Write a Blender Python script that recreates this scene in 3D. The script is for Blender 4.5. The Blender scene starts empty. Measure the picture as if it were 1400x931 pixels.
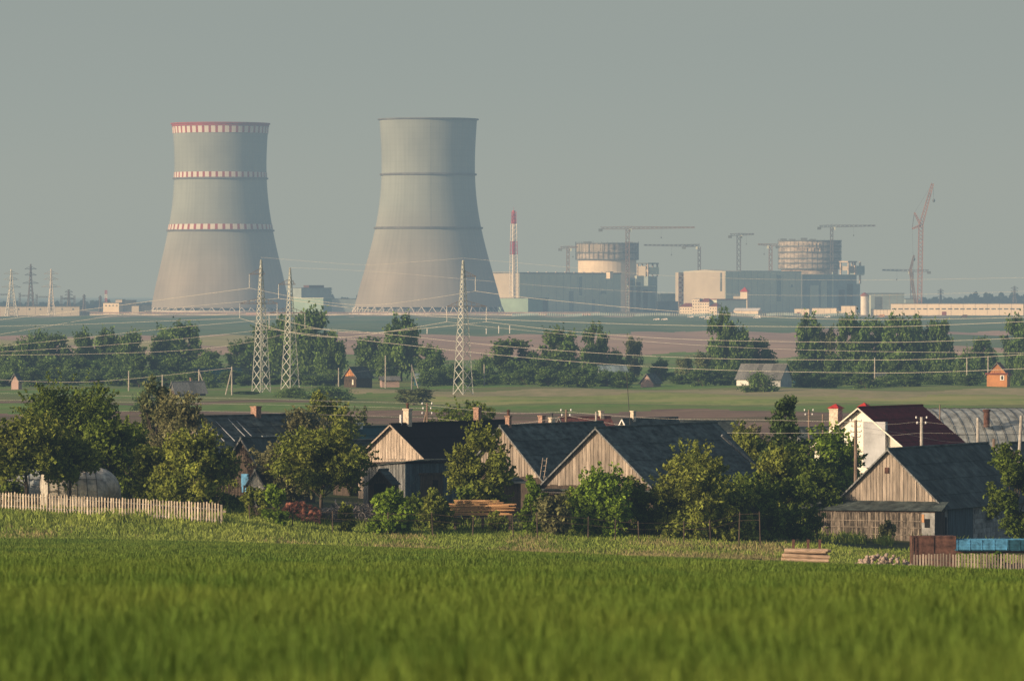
import bpy, math, random
import numpy as np
from mathutils import Vector, Matrix
random.seed(7); RNG = np.random.default_rng(11)
SC = bpy.context.scene; COL = SC.collection
R = math.radians
# ------------------------------------------------------------------ photo geometry
FPX, HY, CZ = 7778.0, 405.0, 20.0          # focal length in photo pixels, eye-level row, eye height above datum
SUN_AZ, SUN_EL = R(238), R(16)
TS = Vector((math.sin(SUN_AZ)*math.cos(SUN_EL), math.cos(SUN_AZ)*math.cos(SUN_EL), math.sin(SUN_EL)))
PD = [-400, 0, 24, 380, 415, 560, 700, 800, 900, 1000, 1200, 1300, 1500, 2000, 2500, 3000, 4000, 5000, 8000, 15000, 40000]
PZ = [4, -1.1, -2.1, -17.25, -17.05, -17.1, -17.4, -18, -18.5, -19, -20, -20.4, -21, -20, -18.5, -17.5, -16, -15, -12.5, -8, -5]
_d = np.concatenate([np.arange(-400, 1000, 4.0), np.arange(1000, 40001, 20.0)])
_z = np.interp(_d, PD, PZ)
_lo = _d > 440
_zs = _z.copy()
for i in range(len(_d)):
    if _d[i] > 420:
        w = 10
        a = max(0, i-w); b = min(len(_d), i+w+1)
        _zs[i] = _z[a:b].mean()
def gz(x, d):
    """terrain height at (x, d)"""
    b = np.interp(d, _d, _zs)
    w = np.interp(d, [0, 380, 480, 900], [0, 1, 1, 0])
    xx = np.clip(x, -70, 70)
    und = 0.12*np.sin(x*0.13+d*0.031)*np.interp(d, [0, 60, 380, 1000], [0, .4, 1, 1])*np.interp(d, [380, 400, 2000], [1, 1, 4])
    sm = lambda t: np.clip(t, 0, 1)**2*(3-2*np.clip(t, 0, 1))
    bank = .75*sm((d-368)/28)*sm((-xx-11)/9)*(1-sm((d-440)/60))
    return CZ + b - np.where(xx < 0, .0237, .050)*xx*w + und + bank
def X(px, d): return (px-700)*d/FPX
def Z(py, d): return CZ-(py-HY)*d/FPX
def M(d): return d/FPX
def Gp(px, d):
    x = X(px, d); return Vector((x, d, float(gz(x, d))))
def P(px, py, d): return Vector((X(px, d), d, Z(py, d)))
def dist_at(px, py, lo=380, hi=9000):
    ds = np.linspace(lo, hi, 4000)
    ys = HY+FPX*(CZ-gz((px-700)*ds/FPX, ds))/ds
    k = np.argmax(ys < py)
    return float(ds[k])
# ------------------------------------------------------------------ materials
MATS = {}
def mat(name, col, rough=.85, var=.25, scale=1.0, stretch=(1, 1, 1), col2=None, bump=0, trans=0, metal=0, spec=.2, vscale=None, grad=None):
    if name in MATS: return MATS[name]
    m = bpy.data.materials.new(name); m.use_nodes = True
    nt = m.node_tree; N = nt.nodes; L = nt.links; N.clear()
    out = N.new('ShaderNodeOutputMaterial'); b = N.new('ShaderNodeBsdfPrincipled')
    b.inputs['Roughness'].default_value = rough; b.inputs['Metallic'].default_value = metal
    b.inputs['Specular IOR Level'].default_value = spec
    tc = N.new('ShaderNodeTexCoord'); mp = N.new('ShaderNodeMapping'); mp.inputs['Scale'].default_value = stretch
    L.new(tc.outputs['Object'], mp.inputs['Vector'])
    n = N.new('ShaderNodeTexNoise'); n.inputs['Scale'].default_value = scale; n.inputs['Detail'].default_value = 6; n.inputs['Roughness'].default_value = .62
    L.new(mp.outputs[0], n.inputs['Vector'])
    rp = N.new('ShaderNodeMapRange'); rp.inputs[1].default_value = .3; rp.inputs[2].default_value = .7
    L.new(n.outputs['Fac'], rp.inputs[0])
    c2 = col2 if col2 else tuple(c*(1-2*var) for c in col)
    c1 = col if col2 else tuple(c*(1+var) for c in col)
    mx = N.new('ShaderNodeMix'); mx.data_type = 'RGBA'
    mx.inputs[6].default_value = (*c2, 1); mx.inputs[7].default_value = (*c1, 1)
    L.new(rp.outputs[0], mx.inputs[0])
    at = N.new('ShaderNodeAttribute'); at.attribute_name = 'tone'
    ad = N.new('ShaderNodeMath'); ad.operation = 'ADD'; ad.inputs[1].default_value = 1.0
    L.new(at.outputs['Fac'], ad.inputs[0])
    ml = N.new('ShaderNodeVectorMath'); ml.operation = 'SCALE'
    L.new(mx.outputs[2], ml.inputs[0]); L.new(ad.outputs[0], ml.inputs['Scale'])
    col_out = ml.outputs[0]
    L.new(col_out, b.inputs['Base Color'])
    if bump:
        bp = N.new('ShaderNodeBump'); bp.inputs['Strength'].default_value = .8; bp.inputs['Distance'].default_value = bump
        L.new(n.outputs['Fac'], bp.inputs['Height']); L.new(bp.outputs[0], b.inputs['Normal'])
    if trans:
        t = N.new('ShaderNodeBsdfTranslucent'); L.new(col_out, t.inputs['Color'])
        s = N.new('ShaderNodeMixShader'); s.inputs[0].default_value = trans
        L.new(b.outputs[0], s.inputs[1]); L.new(t.outputs[0], s.inputs[2]); L.new(s.outputs[0], out.inputs[0])
    else: L.new(b.outputs[0], out.inputs[0])
    MATS[name] = m; return m
def m_(k): return MATS[k]
mat('slate', (.092, .108, .095), .8, .42, 1.1, (1, 1, 3), bump=.02, spec=.12)
mat('slate_dark', (.070, .083, .074), .8, .35, 1.3, bump=.02, spec=.1)
mat('black_roof', (.020, .015, .016), .85, .2, 1.0, spec=.03)
mat('maroon', (.135, .020, .024), .85, .2, 1.5, spec=.03)
mat('teal_roof', (.012, .06, .06), .5, .2, 1.0)
mat('red_tile', (.20, .075, .06), .8, .3, 3)
mat('wood', (.34, .275, .215), .9, .28, 1.6, (2, 2, .35), bump=.01)
mat('wood_pale', (.44, .35, .27), .9, .28, 3, (3, 3, .35))
mat('wood_grey', (.20, .20, .19), .9, .4, 3, (3, 3, .35))
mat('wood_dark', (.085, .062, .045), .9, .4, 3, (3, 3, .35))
mat('wood_blue', (.075, .105, .12), .8, .3, 2, (2, 2, .3))
mat('plank_fresh', (.46, .26, .125), .8, .3, 2)
mat('log', (.55, .38, .26), .9, .4, 5)
mat('picket', (.42, .345, .265), .9, .3, 4, (2, 2, .5))
mat('plaster', (.78, .72, .60), .9, .1, .6)
mat('plaster_grey', (.42, .42, .42), .9, .15, .6)
mat('cream_chimney', (.62, .52, .40), .9, .25, 4)
mat('brick_chimney', (.36, .22, .16), .9, .35, 6)
mat('red_cap', (.42, .035, .03), .6, .2, 4)
mat('block_wall', (.30, .29, .27), .9, .25, 2)
mat('rust', (.125, .060, .042), .85, .4, 2.5)
mat('blue_paint', (.08, .25, .42), .55, .3, 3)
mat('blue_dark', (.02, .08, .12), .6, .3, 3)
mat('rubber', (.02, .02, .02), .8, .2, 5)
mat('steel_dark', (.06, .06, .06), .6, .3, 4)
mat('stone', (.40, .30, .235), .9, .35, 5)
mat('brick_rubble', (.40, .15, .09), .9, .4, 5)
mat('scrap', (.23, .20, .18), .9, .5, 5)
mat('soil', (.035, .022, .015), .95, .4, 2)
mat('pylon', (.50, .51, .47), .6, .12, 1)
mat('pylon_dark', (.16, .13, .12), .7, .2, 1)
mat('wire', (.45, .42, .37), .6, .1, 1)
mat('pole', (.22, .16, .12), .9, .3, 3, (1, 1, .2))
mat('pole_concrete', (.42, .38, .33), .9, .2, 3)
mat('insulator', (.75, .72, .68), .4, .1, 3)
mat('bark', (.10, .075, .055), .95, .4, 4, (1, 1, .3))
mat('film', (.58, .60, .56), .5, .25, 2, trans=.3)
mat('film_grey', (.42, .43, .40), .6, .3, 1.2, trans=.2)
mat('wattle', (.21, .17, .13), .95, .5, 2.5, (2, 2, .5))
mat('film_pale', (.74, .67, .56), .6, .3, 2, trans=.3)
mat('glass', (.03, .035, .04), .2, .1, 2, spec=.6)
mat('dark_gap', (.012, .011, .010), .9, .2, 2)
# power station
mat('tower_band_red', (.30, .055, .05), .8, .1, .1)
mat('tower_band_white', (.60, .58, .54), .8, .06, .1)
mat('ring_dark', (.14, .14, .14), .8, .2, .1)
mat('strut', (.55, .52, .48), .8, .1, .1)
mat('cream_clad', (.45, .41, .345), .8, .07, .05)
mat('cream_bright', (.74, .64, .51), .8, .08, .08)
mat('white_clad', (.76, .66, .53), .8, .05, .05)
mat('grey_clad', (.60, .66, .56), .8, .07, .05)
mat('teal_clad', (.25, .37, .32), .8, .12, .05)
mat('blue_clad', (.30, .38, .39), .8, .14, .08)
mat('ind_dark', (.15, .17, .175), .8, .3, .1)
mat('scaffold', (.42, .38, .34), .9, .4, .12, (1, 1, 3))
mat('scaffold_lit', (.50, .43, .36), .9, .35, .12, (1, 1, 3))  # paler copy of scaffold, sunlight put into the colour
mat('crane_grey', (.13, .12, .12), .7, .2, .2)
mat('crane_rust', (.23, .165, .135), .7, .2, .2)
mat('crane_red', (.34, .19, .14), .7, .2, .2)
mat('stack_red', (.40, .045, .055), .6, .1, .2)
mat('stack_white', (.74, .70, .64), .6, .08, .2)
mat('roof_red_far', (.22, .06, .045), .8, .2, .2)
mat('pink_rack', (.48, .34, .30), .8, .2, .05)
mat('white_far', (.78, .74, .70), .7, .05, .2)
mat('orange_house', (.50, .22, .09), .8, .1, .5)
mat('orange_pale', (.52, .27, .13), .8, .1, .5)
# foliage
def leaf(name, a, b, scale=.4): return mat(name, a, .7, .2, scale, col2=b, trans=.32, spec=.08)
leaf('leaf_dark', (.135, .175, .026), (.060, .092, .012))
leaf('leaf_apple', (.225, .240, .044), (.100, .132, .021))
leaf('leaf_bright', (.200, .280, .032), (.090, .150, .014))
leaf('leaf_pale', (.215, .200, .095), (.105, .112, .038))
leaf('leaf_mid', (.150, .220, .055), (.070, .125, .030), .12)
leaf('leaf_mid_pale', (.165, .180, .075), (.085, .110, .042), .12)
leaf('leaf_pine', (.080, .120, .032), (.038, .065, .018), .4)
leaf('leaf_far', (.030, .045, .024), (.020, .030, .018), .01)
mat('crop_leaf', (.165, .210, .034), .7, .2, .22, (1, .35, 1), col2=(.056, .112, .017), trans=.32, spec=.08)
mat('grass_leaf', (.29, .33, .070), .7, .2, .12, (1, .4, 1), col2=(.110, .165, .026), trans=.3, spec=.08)
mat('straw_leaf', (.36, .29, .13), .8, .2, .25, (1, .5, 1), col2=(.17, .16, .06), trans=.25)
# ground
def gmat(name, a, b, s1, st=(1, 1, 1), s2=None, c3=None):
    m = bpy.data.materials.new(name); m.use_nodes = True; nt = m.node_tree; N = nt.nodes; L = nt.links
    bs = N['Principled BSDF']; bs.inputs['Roughness'].default_value = .95; bs.inputs['Specular IOR Level'].default_value = .05
    tc = N.new('ShaderNodeTexCoord'); mp = N.new('ShaderNodeMapping'); mp.inputs['Scale'].default_value = st
    L.new(tc.outputs['Object'], mp.inputs[0])
    n = N.new('ShaderNodeTexNoise'); n.inputs['Scale'].default_value = s1; n.inputs['Detail'].default_value = 8; n.inputs['Roughness'].default_value = .65
    L.new(mp.outputs[0], n.inputs['Vector'])
    r = N.new('ShaderNodeMapRange'); r.inputs[1].default_value = .36; r.inputs[2].default_value = .64; L.new(n.outputs['Fac'], r.inputs[0])
    mx = N.new('ShaderNodeMix'); mx.data_type = 'RGBA'; mx.inputs[6].default_value = (*a, 1); mx.inputs[7].default_value = (*b, 1)
    L.new(r.outputs[0], mx.inputs[0]); o = mx.outputs[2]
    if c3:
        n2 = N.new('ShaderNodeTexNoise'); n2.inputs['Scale'].default_value = s2; n2.inputs['Detail'].default_value = 5
        mp2 = N.new('ShaderNodeMapping'); mp2.inputs['Scale'].default_value = (.25, 1, 1); L.new(tc.outputs['Object'], mp2.inputs[0])
        L.new(mp2.outputs[0], n2.inputs['Vector'])
        r2 = N.new('ShaderNodeMapRange'); r2.inputs[1].default_value = .45; r2.inputs[2].default_value = .62; L.new(n2.outputs['Fac'], r2.inputs[0])
        m2 = N.new('ShaderNodeMix'); m2.data_type = 'RGBA'; m2.inputs[7].default_value = (*c3, 1)
        L.new(o, m2.inputs[6]); L.new(r2.outputs[0], m2.inputs[0]); o = m2.outputs[2]
    L.new(o, bs.inputs['Base Color'])
    MATS[name] = m; return m
gmat('g_crop', (.055, .090, .015), (.090, .120, .022), .3)
gmat('g_meadow', (.15, .225, .050), (.28, .32, .095), .32, (1, .13, 1), .02, (.34, .32, .13))
gmat('g_village', (.045, .060, .020), (.085, .085, .035), .3)
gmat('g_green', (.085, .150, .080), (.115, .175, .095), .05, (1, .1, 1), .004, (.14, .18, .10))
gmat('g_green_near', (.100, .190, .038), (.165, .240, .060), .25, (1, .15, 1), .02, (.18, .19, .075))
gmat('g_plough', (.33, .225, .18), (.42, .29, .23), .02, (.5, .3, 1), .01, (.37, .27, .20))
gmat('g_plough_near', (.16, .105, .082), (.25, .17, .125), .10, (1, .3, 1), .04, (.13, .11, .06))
gmat('g_dry', (.36, .30, .17), (.26, .25, .12), .25, (1, .15, 1))
gmat('g_straw', (0.378, 0.338, 0.162), (0.297, 0.297, 0.135), .01, (.2, 1, 1))
gmat('g_yard', (0.210, 0.210, 0.140), (0.308, 0.266, 0.210), .01)
gmat('g_far', (.06, .09, .05), (.10, .12, .07), .001)
# ------------------------------------------------------------------ object helpers
def tag(o, label=None, cat=None, group=None, kind=None):
    if label: o['label'] = label
    if cat: o['category'] = cat
    if group: o['group'] = group
    if kind: o['kind'] = kind
    return o
def thing(name, label, cat, loc=(0, 0, 0), rz=0, group=None):
    o = bpy.data.objects.new(name, None); COL.objects.link(o); o.empty_display_size = .5
    o.location = loc; o.rotation_euler = (0, 0, rz); return tag(o, label, cat, group)
def np_mesh(name, V, F, material, tone=None, parent=None, loc=None):
    """V (n,3); F (m,k) constant k"""
    me = bpy.data.meshes.new(name); n = len(V); m, k = F.shape
    me.vertices.add(n); me.vertices.foreach_set('co', np.ascontiguousarray(V, dtype=np.float32).ravel())
    me.loops.add(m*k); me.loops.foreach_set('vertex_index', np.ascontiguousarray(F, dtype=np.int32).ravel())
    me.polygons.add(m); me.polygons.foreach_set('loop_start', np.arange(0, m*k, k, dtype=np.int32))
    me.polygons.foreach_set('loop_total', np.full(m, k, dtype=np.int32))
    me.update(calc_edges=True)
    if tone is not None:
        a = me.attributes.new('tone', 'FLOAT', 'FACE'); a.data.foreach_set('value', np.ascontiguousarray(tone, dtype=np.float32))
    me.materials.append(material)
    o = bpy.data.objects.new(name, me); COL.objects.link(o)
    if parent: o.parent = parent
    if loc is not None: o.location = loc
    return o
class MB:
    def __init__(s): s.v = []; s.f = []; s.t = []
    def add(s, vs, fs, tone=0):
        b = len(s.v); s.v += [tuple(v) for v in vs]; s.f += [tuple(i+b for i in f) for f in fs]; s.t += [tone]*len(fs); return s
    def box(s, a, b, tone=0):
        (x0, y0, z0), (x1, y1, z1) = a, b
        vs = [(x0, y0, z0), (x1, y0, z0), (x1, y1, z0), (x0, y1, z0), (x0, y0, z1), (x1, y0, z1), (x1, y1, z1), (x0, y1, z1)]
        return s.add(vs, [(0, 3, 2, 1), (4, 5, 6, 7), (0, 1, 5, 4), (1, 2, 6, 5), (2, 3, 7, 6), (3, 0, 4, 7)], tone)
    def hexa(s, vs, tone=0):
        return s.add(vs, [(0, 3, 2, 1), (4, 5, 6, 7), (0, 1, 5, 4), (1, 2, 6, 5), (2, 3, 7, 6), (3, 0, 4, 7)], tone)
    def beam(s, p, q, w, w2=None, n=4, tone=0):
        p = Vector(p); q = Vector(q); w2 = w if w2 is None else w2
        d = (q-p)
        if d.length < 1e-6: return s
        d.normalize(); a = d.cross(Vector((0, 0, 1)))
        if a.length < 1e-3: a = d.cross(Vector((1, 0, 0)))
        a.normalize(); b = d.cross(a)
        vs = []
        for c, r in ((p, w), (q, w2)):
            for i in range(n):
                t = 2*math.pi*(i+.5)/n; vs.append(c+(a*math.cos(t)+b*math.sin(t))*r)
        fs = [(i, (i+1) % n, n+(i+1) % n, n+i) for i in range(n)]+[tuple(range(n-1, -1, -1)), tuple(range(n, 2*n))]
        return s.add(vs, fs, tone)
    def plate(s, p, q, w, nrm, th=.012):
        p = Vector(p); q = Vector(q); n = Vector(nrm).normalized(); d = (q-p).normalized(); a = d.cross(n).normalized()*w; n = n*th
        return s.hexa([p-a-n, p+a-n, p+a+n, p-a+n, q-a-n, q+a-n, q+a+n, q-a+n])
    def path(s, pts, r, n=4, tone=0):
        for i in range(len(pts)-1): 
            r0 = r[i] if isinstance(r, (list, tuple)) else r; r1 = r[i+1] if isinstance(r, (list, tuple)) else r
            s.beam(pts[i], pts[i+1], r0, r1, n, tone)
        return s
    def lathe(s, prof, n=48, c=(0, 0), tone=0, cap=True):
        vs = []; 
        for r, z in prof:
            for i in range(n):
                t = 2*math.pi*i/n; vs.append((c[0]+r*math.cos(t), c[1]+r*math.sin(t), z))
        fs = []
        for k in range(len(prof)-1):
            for i in range(n): fs.append((k*n+i, k*n+(i+1) % n, (k+1)*n+(i+1) % n, (k+1)*n+i))
        if cap: fs.append(tuple(range(n-1, -1, -1))); fs.append(tuple((len(prof)-1)*n+i for i in range(n)))
        return s.add(vs, fs, tone)
    def prism_x(s, prof, x0, x1, tone=0):
        """profile list of (y,z) extruded along x"""
        n = len(prof); vs = [(x0, y, z) for y, z in prof]+[(x1, y, z) for y, z in prof]
        fs = [(i, (i+1) % n, n+(i+1) % n, n+i) for i in range(n)]+[tuple(range(n-1, -1, -1)), tuple(range(n, 2*n))]
        return s.add(vs, fs, tone)
    def lattice(s, p, q, w, n, r, w2=None, nd=4):
        """four chords with zig-zag bracing between p and q"""
        p = Vector(p); q = Vector(q); d = (q-p).normalized(); w2 = w if w2 is None else w2
        a = d.cross(Vector((0, 0, 1)))
        if a.length < 1e-3: a = Vector((1, 0, 0))
        a.normalize(); b = d.cross(a)
        cs = []
        for k in range(n+1):
            t = k/n; c = p.lerp(q, t); ww = (w+(w2-w)*t)/2
            cs.append([c+a*ww*i+b*ww*j for i, j in ((-1, -1), (1, -1), (1, 1), (-1, 1))])
        for i in range(4):
            s.beam(cs[0][i], cs[n][i], r*1.3, n=nd)
        for k in range(n):
            for i in range(4):
                j = (i+1) % 4
                s.beam(cs[k][i], cs[k+1][j], r*.8, n=3)
                s.beam(cs[k][j], cs[k+1][i], r*.8, n=3) if w > 1e9 else None
        return s
    def build(s, name, material, parent=None, smooth=False, loc=None):
        me = bpy.data.meshes.new(name); me.from_pydata(s.v, [], s.f); me.update()
        a = me.attributes.new('tone', 'FLOAT', 'FACE'); a.data.foreach_set('value', s.t)
        me.materials.append(m_(material))
        if smooth: me.polygons.foreach_set('use_smooth', [True]*len(s.f))
        o = bpy.data.objects.new(name, me); COL.objects.link(o)
        if parent: o.parent = parent
        if loc is not None: o.location = loc
        return o
def rt(a=.15): return random.uniform(-a, a)
# ------------------------------------------------------------------ TERRAIN
def build_terrain():
    dd = np.concatenate([np.linspace(-300, 0, 12)[:-1], np.geomspace(1, 40000, 6000)])
    yy = HY+FPX*(CZ-gz(np.zeros_like(dd), dd))/np.maximum(dd, .1)
    rows = [d for d in dd[:11]]; rows += [0.0, 5, 10]
    last = None; acc = 1e9
    for d, y in zip(dd[11:], yy[11:]):
        if d < 12: continue
        step = 4 if y > 790 else (1.0 if y > 600 else (.6 if y > 406.5 else .15))
        if last is None or abs(last-y) >= step: rows.append(float(d)); last = y
    rows.append(40000.0); rows = np.array(rows)
    s = np.concatenate([[-8, -5, -3.2, -2.2, -1.6, -1.25], np.linspace(-1, 1, 260), [1.25, 1.6, 2.2, 3.2, 5, 8]])
    hw = 30+.115*np.maximum(rows, 0)
    XX = s[None, :]*hw[:, None]; DD = np.repeat(rows[:, None], len(s), 1); ZZ = gz(XX, DD)
    V = np.stack([XX, DD, ZZ], -1).reshape(-1, 3)
    nr, nc = XX.shape; idx = np.arange(nr*nc).reshape(nr, nc)
    F = np.stack([idx[:-1, :-1], idx[:-1, 1:], idx[1:, 1:], idx[1:, :-1]], -1).reshape(-1, 4)
    C = V[F].mean(1); cx, cd = C[:, 0], C[:, 1]
    zz = gz(np.zeros_like(cd), cd); py = HY+FPX*(CZ-zz)/np.maximum(cd, 1); px = 700+FPX*cx/np.maximum(cd, 1)
    zone = np.full(len(F), 0)
    names = ['far_land', 'crop_field', 'meadow', 'village_ground', 'ploughed_field', 'green_pasture', 'dry_grass_strip', 'green_field', 'distant_ploughed_field', 'straw_field', 'industrial_yard']
    mats = ['g_far', 'g_crop', 'g_meadow', 'g_village', 'g_plough_near', 'g_green_near', 'g_dry', 'g_green', 'g_plough', 'g_straw', 'g_yard']
    zone[cd < 5600] = 10
    w = 1.2*np.sin(px*.012)+.8*np.sin(px*.031+1)
    zone[(py > 433+w*.5) & (cd > 600)] = 7
    zone[(py > 457+w+(px < 430)*3-(px > 900)*3) & (cd > 600)] = 8
    zone[(py > 462+w) & (px < 420+w*6) & (cd > 600)] = 9
    zone[(py > 474+w*2) & (px < 440) & (cd > 600)] = 8
    zone[(py > 457) & (px > 1225+(py-457)*-1.2) & (py < 476) & (cd > 600)] = 7
    zone[(py > 449) & (py < 461) & (px > 1058+abs(py-456)*14) & (px < 1230) & (cd > 600)] = 8
    zone[(py > 487+w*1.5) & (cd > 600)] = 5
    zone[(py > 534+w) & (px > 560) & (cd > 600)] = 2
    zone[(py > 533+w) & (py < 541+w) & (cd > 600)] = 6
    zone[(py > 533+w) & (px < 480) & (cd > 600)] = 5
    zone[(py > 552+w*.7) & (px > 460) & (cd > 600)] = 5
    zone[(py > 563+w*.6) & (cd > 600)] = 4
    zone[(py > 548+w) & (py < 552+w) & (px < 460) & (cd > 600)] = 4
    zone[(py > 600) & (cd > 600)] = 3
    zone[(cd <= 640)] = 3
    zone[(cd < crop_edge(px)+54)] = 2
    zone[cd < crop_edge(px)] = 1
    for k, (n, m) in enumerate(zip(names, mats)):
        f = F[zone == k]
        if not len(f): continue
        u, inv = np.unique(f, return_inverse=True)
        o = np_mesh(n, V[u], inv.reshape(f.shape), m_(m)); tag(o, kind='structure')
def crop_edge(px):
    return np.interp(px, [-400, 0, 300, 640, 900, 1150, 1400, 1800], [352, 356, 366, 372, 368, 362, 360, 360])+1.5*np.sin(np.asarray(px)*.02)
build_terrain()
# ------------------------------------------------------------------ grass and crop blades
def blades(name, label, cat, xs, ds, h, w, material, lean=.35, tone=.25):
    n = len(xs); z = gz(xs, ds); ang = RNG.uniform(0, 2*np.pi, n)
    hh = h*RNG.uniform(.65, 1.25, n); ww = w*RNG.uniform(.7, 1.3, n)
    # width mostly across the view so that blades read, with random turn
    ax = np.cos(ang)*ww; ay = np.sin(ang)*ww
    la = RNG.uniform(0, 2*np.pi, n); ln = hh*lean*RNG.uniform(.2, 1, n); lx = np.cos(la)*ln; ly = np.sin(la)*ln
    V = np.zeros((n, 6, 3))
    for k, (t, s, b) in enumerate(((0, .8, 0), (.55, 1, .3), (1, .12, 1))):
        cx = xs+lx*b; cy = ds+ly*b; cz = z+hh*t*(1-.12*b)
        V[:, 2*k, 0] = cx-ax*s; V[:, 2*k, 1] = cy-ay*s; V[:, 2*k, 2] = cz
        V[:, 2*k+1, 0] = cx+ax*s; V[:, 2*k+1, 1] = cy+ay*s; V[:, 2*k+1, 2] = cz
    b = (np.arange(n)*6)[:, None]
    F = np.concatenate([b+np.array([0, 1, 3, 2]), b+np.array([2, 3, 5, 4])], 1).reshape(-1, 4)
    T = np.repeat(RNG.normal(0, tone, n).clip(-.6, .8), 2)
    o = np_mesh(name, V.reshape(-1, 3), F, m_(material), T); tag(o, label, cat, kind='stuff'); return o
def scatter(d0, d1, dens, pad=1.25, edge=None, clump=0):
    A = .18*pad*(d1*d1-d0*d0)/2; n = int(A*dens)
    d = np.sqrt(RNG.uniform(d0*d0, d1*d1, n)); x = RNG.uniform(-.5, .5, n)*.18*pad*d
    if edge is not None:
        k = d < crop_edge(700+FPX*x/d)+edge; d = d[k]; x = x[k]
    return x, d
xa, da = scatter(16, 62, 230, 1.35); xb, db = scatter(62, 150, 85, 1.2); xc, dc = scatter(150, 382, 26, 1.15, 0)
def merge_crop():
    xs = np.concatenate([xa, xb, xc]); ds = np.concatenate([da, db, dc])
    # drill rows: tint and height follow broad clumps
    h = (.50+.05*np.sin(xs*.9+ds*.15)*np.sin(ds*.21)+.04*np.sin(xs*2.3-ds*.4))*np.interp(ds, [60, 200], [1, .8])
    w = np.concatenate([np.full(len(xa), .0085), np.full(len(xb), .013), np.full(len(xc), .024)])
    blades('young_cereal_crop', 'dense young green cereal crop filling the foreground', 'crop', xs, ds, h, w, 'crop_leaf', .3, .3)
merge_crop()
def verge():
    x, d = scatter(352, 440, 30, 1.2)
    px = 700+FPX*x/d; e = crop_edge(px); k = (d > e-2) & (d < e+52); x, d, px = x[k], d[k], px[k]
    n = len(x)
    st = (np.sin(px*.011+2)+np.sin(px*.037)*.6+np.sin(d*.35)*.5+RNG.normal(0, .5, n)+np.interp(px, [300, 660, 740, 980, 1080, 1400], [-.9, -.6, 1.0, 1.2, -.3, -.6])+np.where(np.abs(d-crop_edge(px)-14) < 9, .5, -.4)) > .75
    hh = .26+.16*RNG.random(n)**2+.09*np.sin(x*.8)*np.sin(d*.5)
    blades('verge_grass', 'rough green grass between the crop and the village', 'grass', x[~st], d[~st], hh[~st], .035, 'grass_leaf', .5, .3)
    blades('dry_verge_grass', 'pale dry seeding grass patches between crop and village', 'grass', x[st], d[st], hh[st]*1.1, .03, 'straw_leaf', .5, .3)
verge()
def weeds():
    n = 26000; px = RNG.uniform(-60, 1460, n)
    d = np.interp(px, [0, 300, 310, 640, 1060, 1110, 1400], [392, 400, 416, 417, 421, 428, 428])+RNG.normal(0, 2.2, n)
    x = (px-700)*d/FPX; c = np.sin(px*.05)+np.sin(px*.13+1)+RNG.normal(0, .6, n); k = c > .1
    blades('tall_weeds', 'tall dark green weeds along the village fences', 'weeds', x[k], d[k], .40+.5*RNG.random(k.sum())**2, .045, 'grass_leaf', .5, .35)
weeds()
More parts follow.
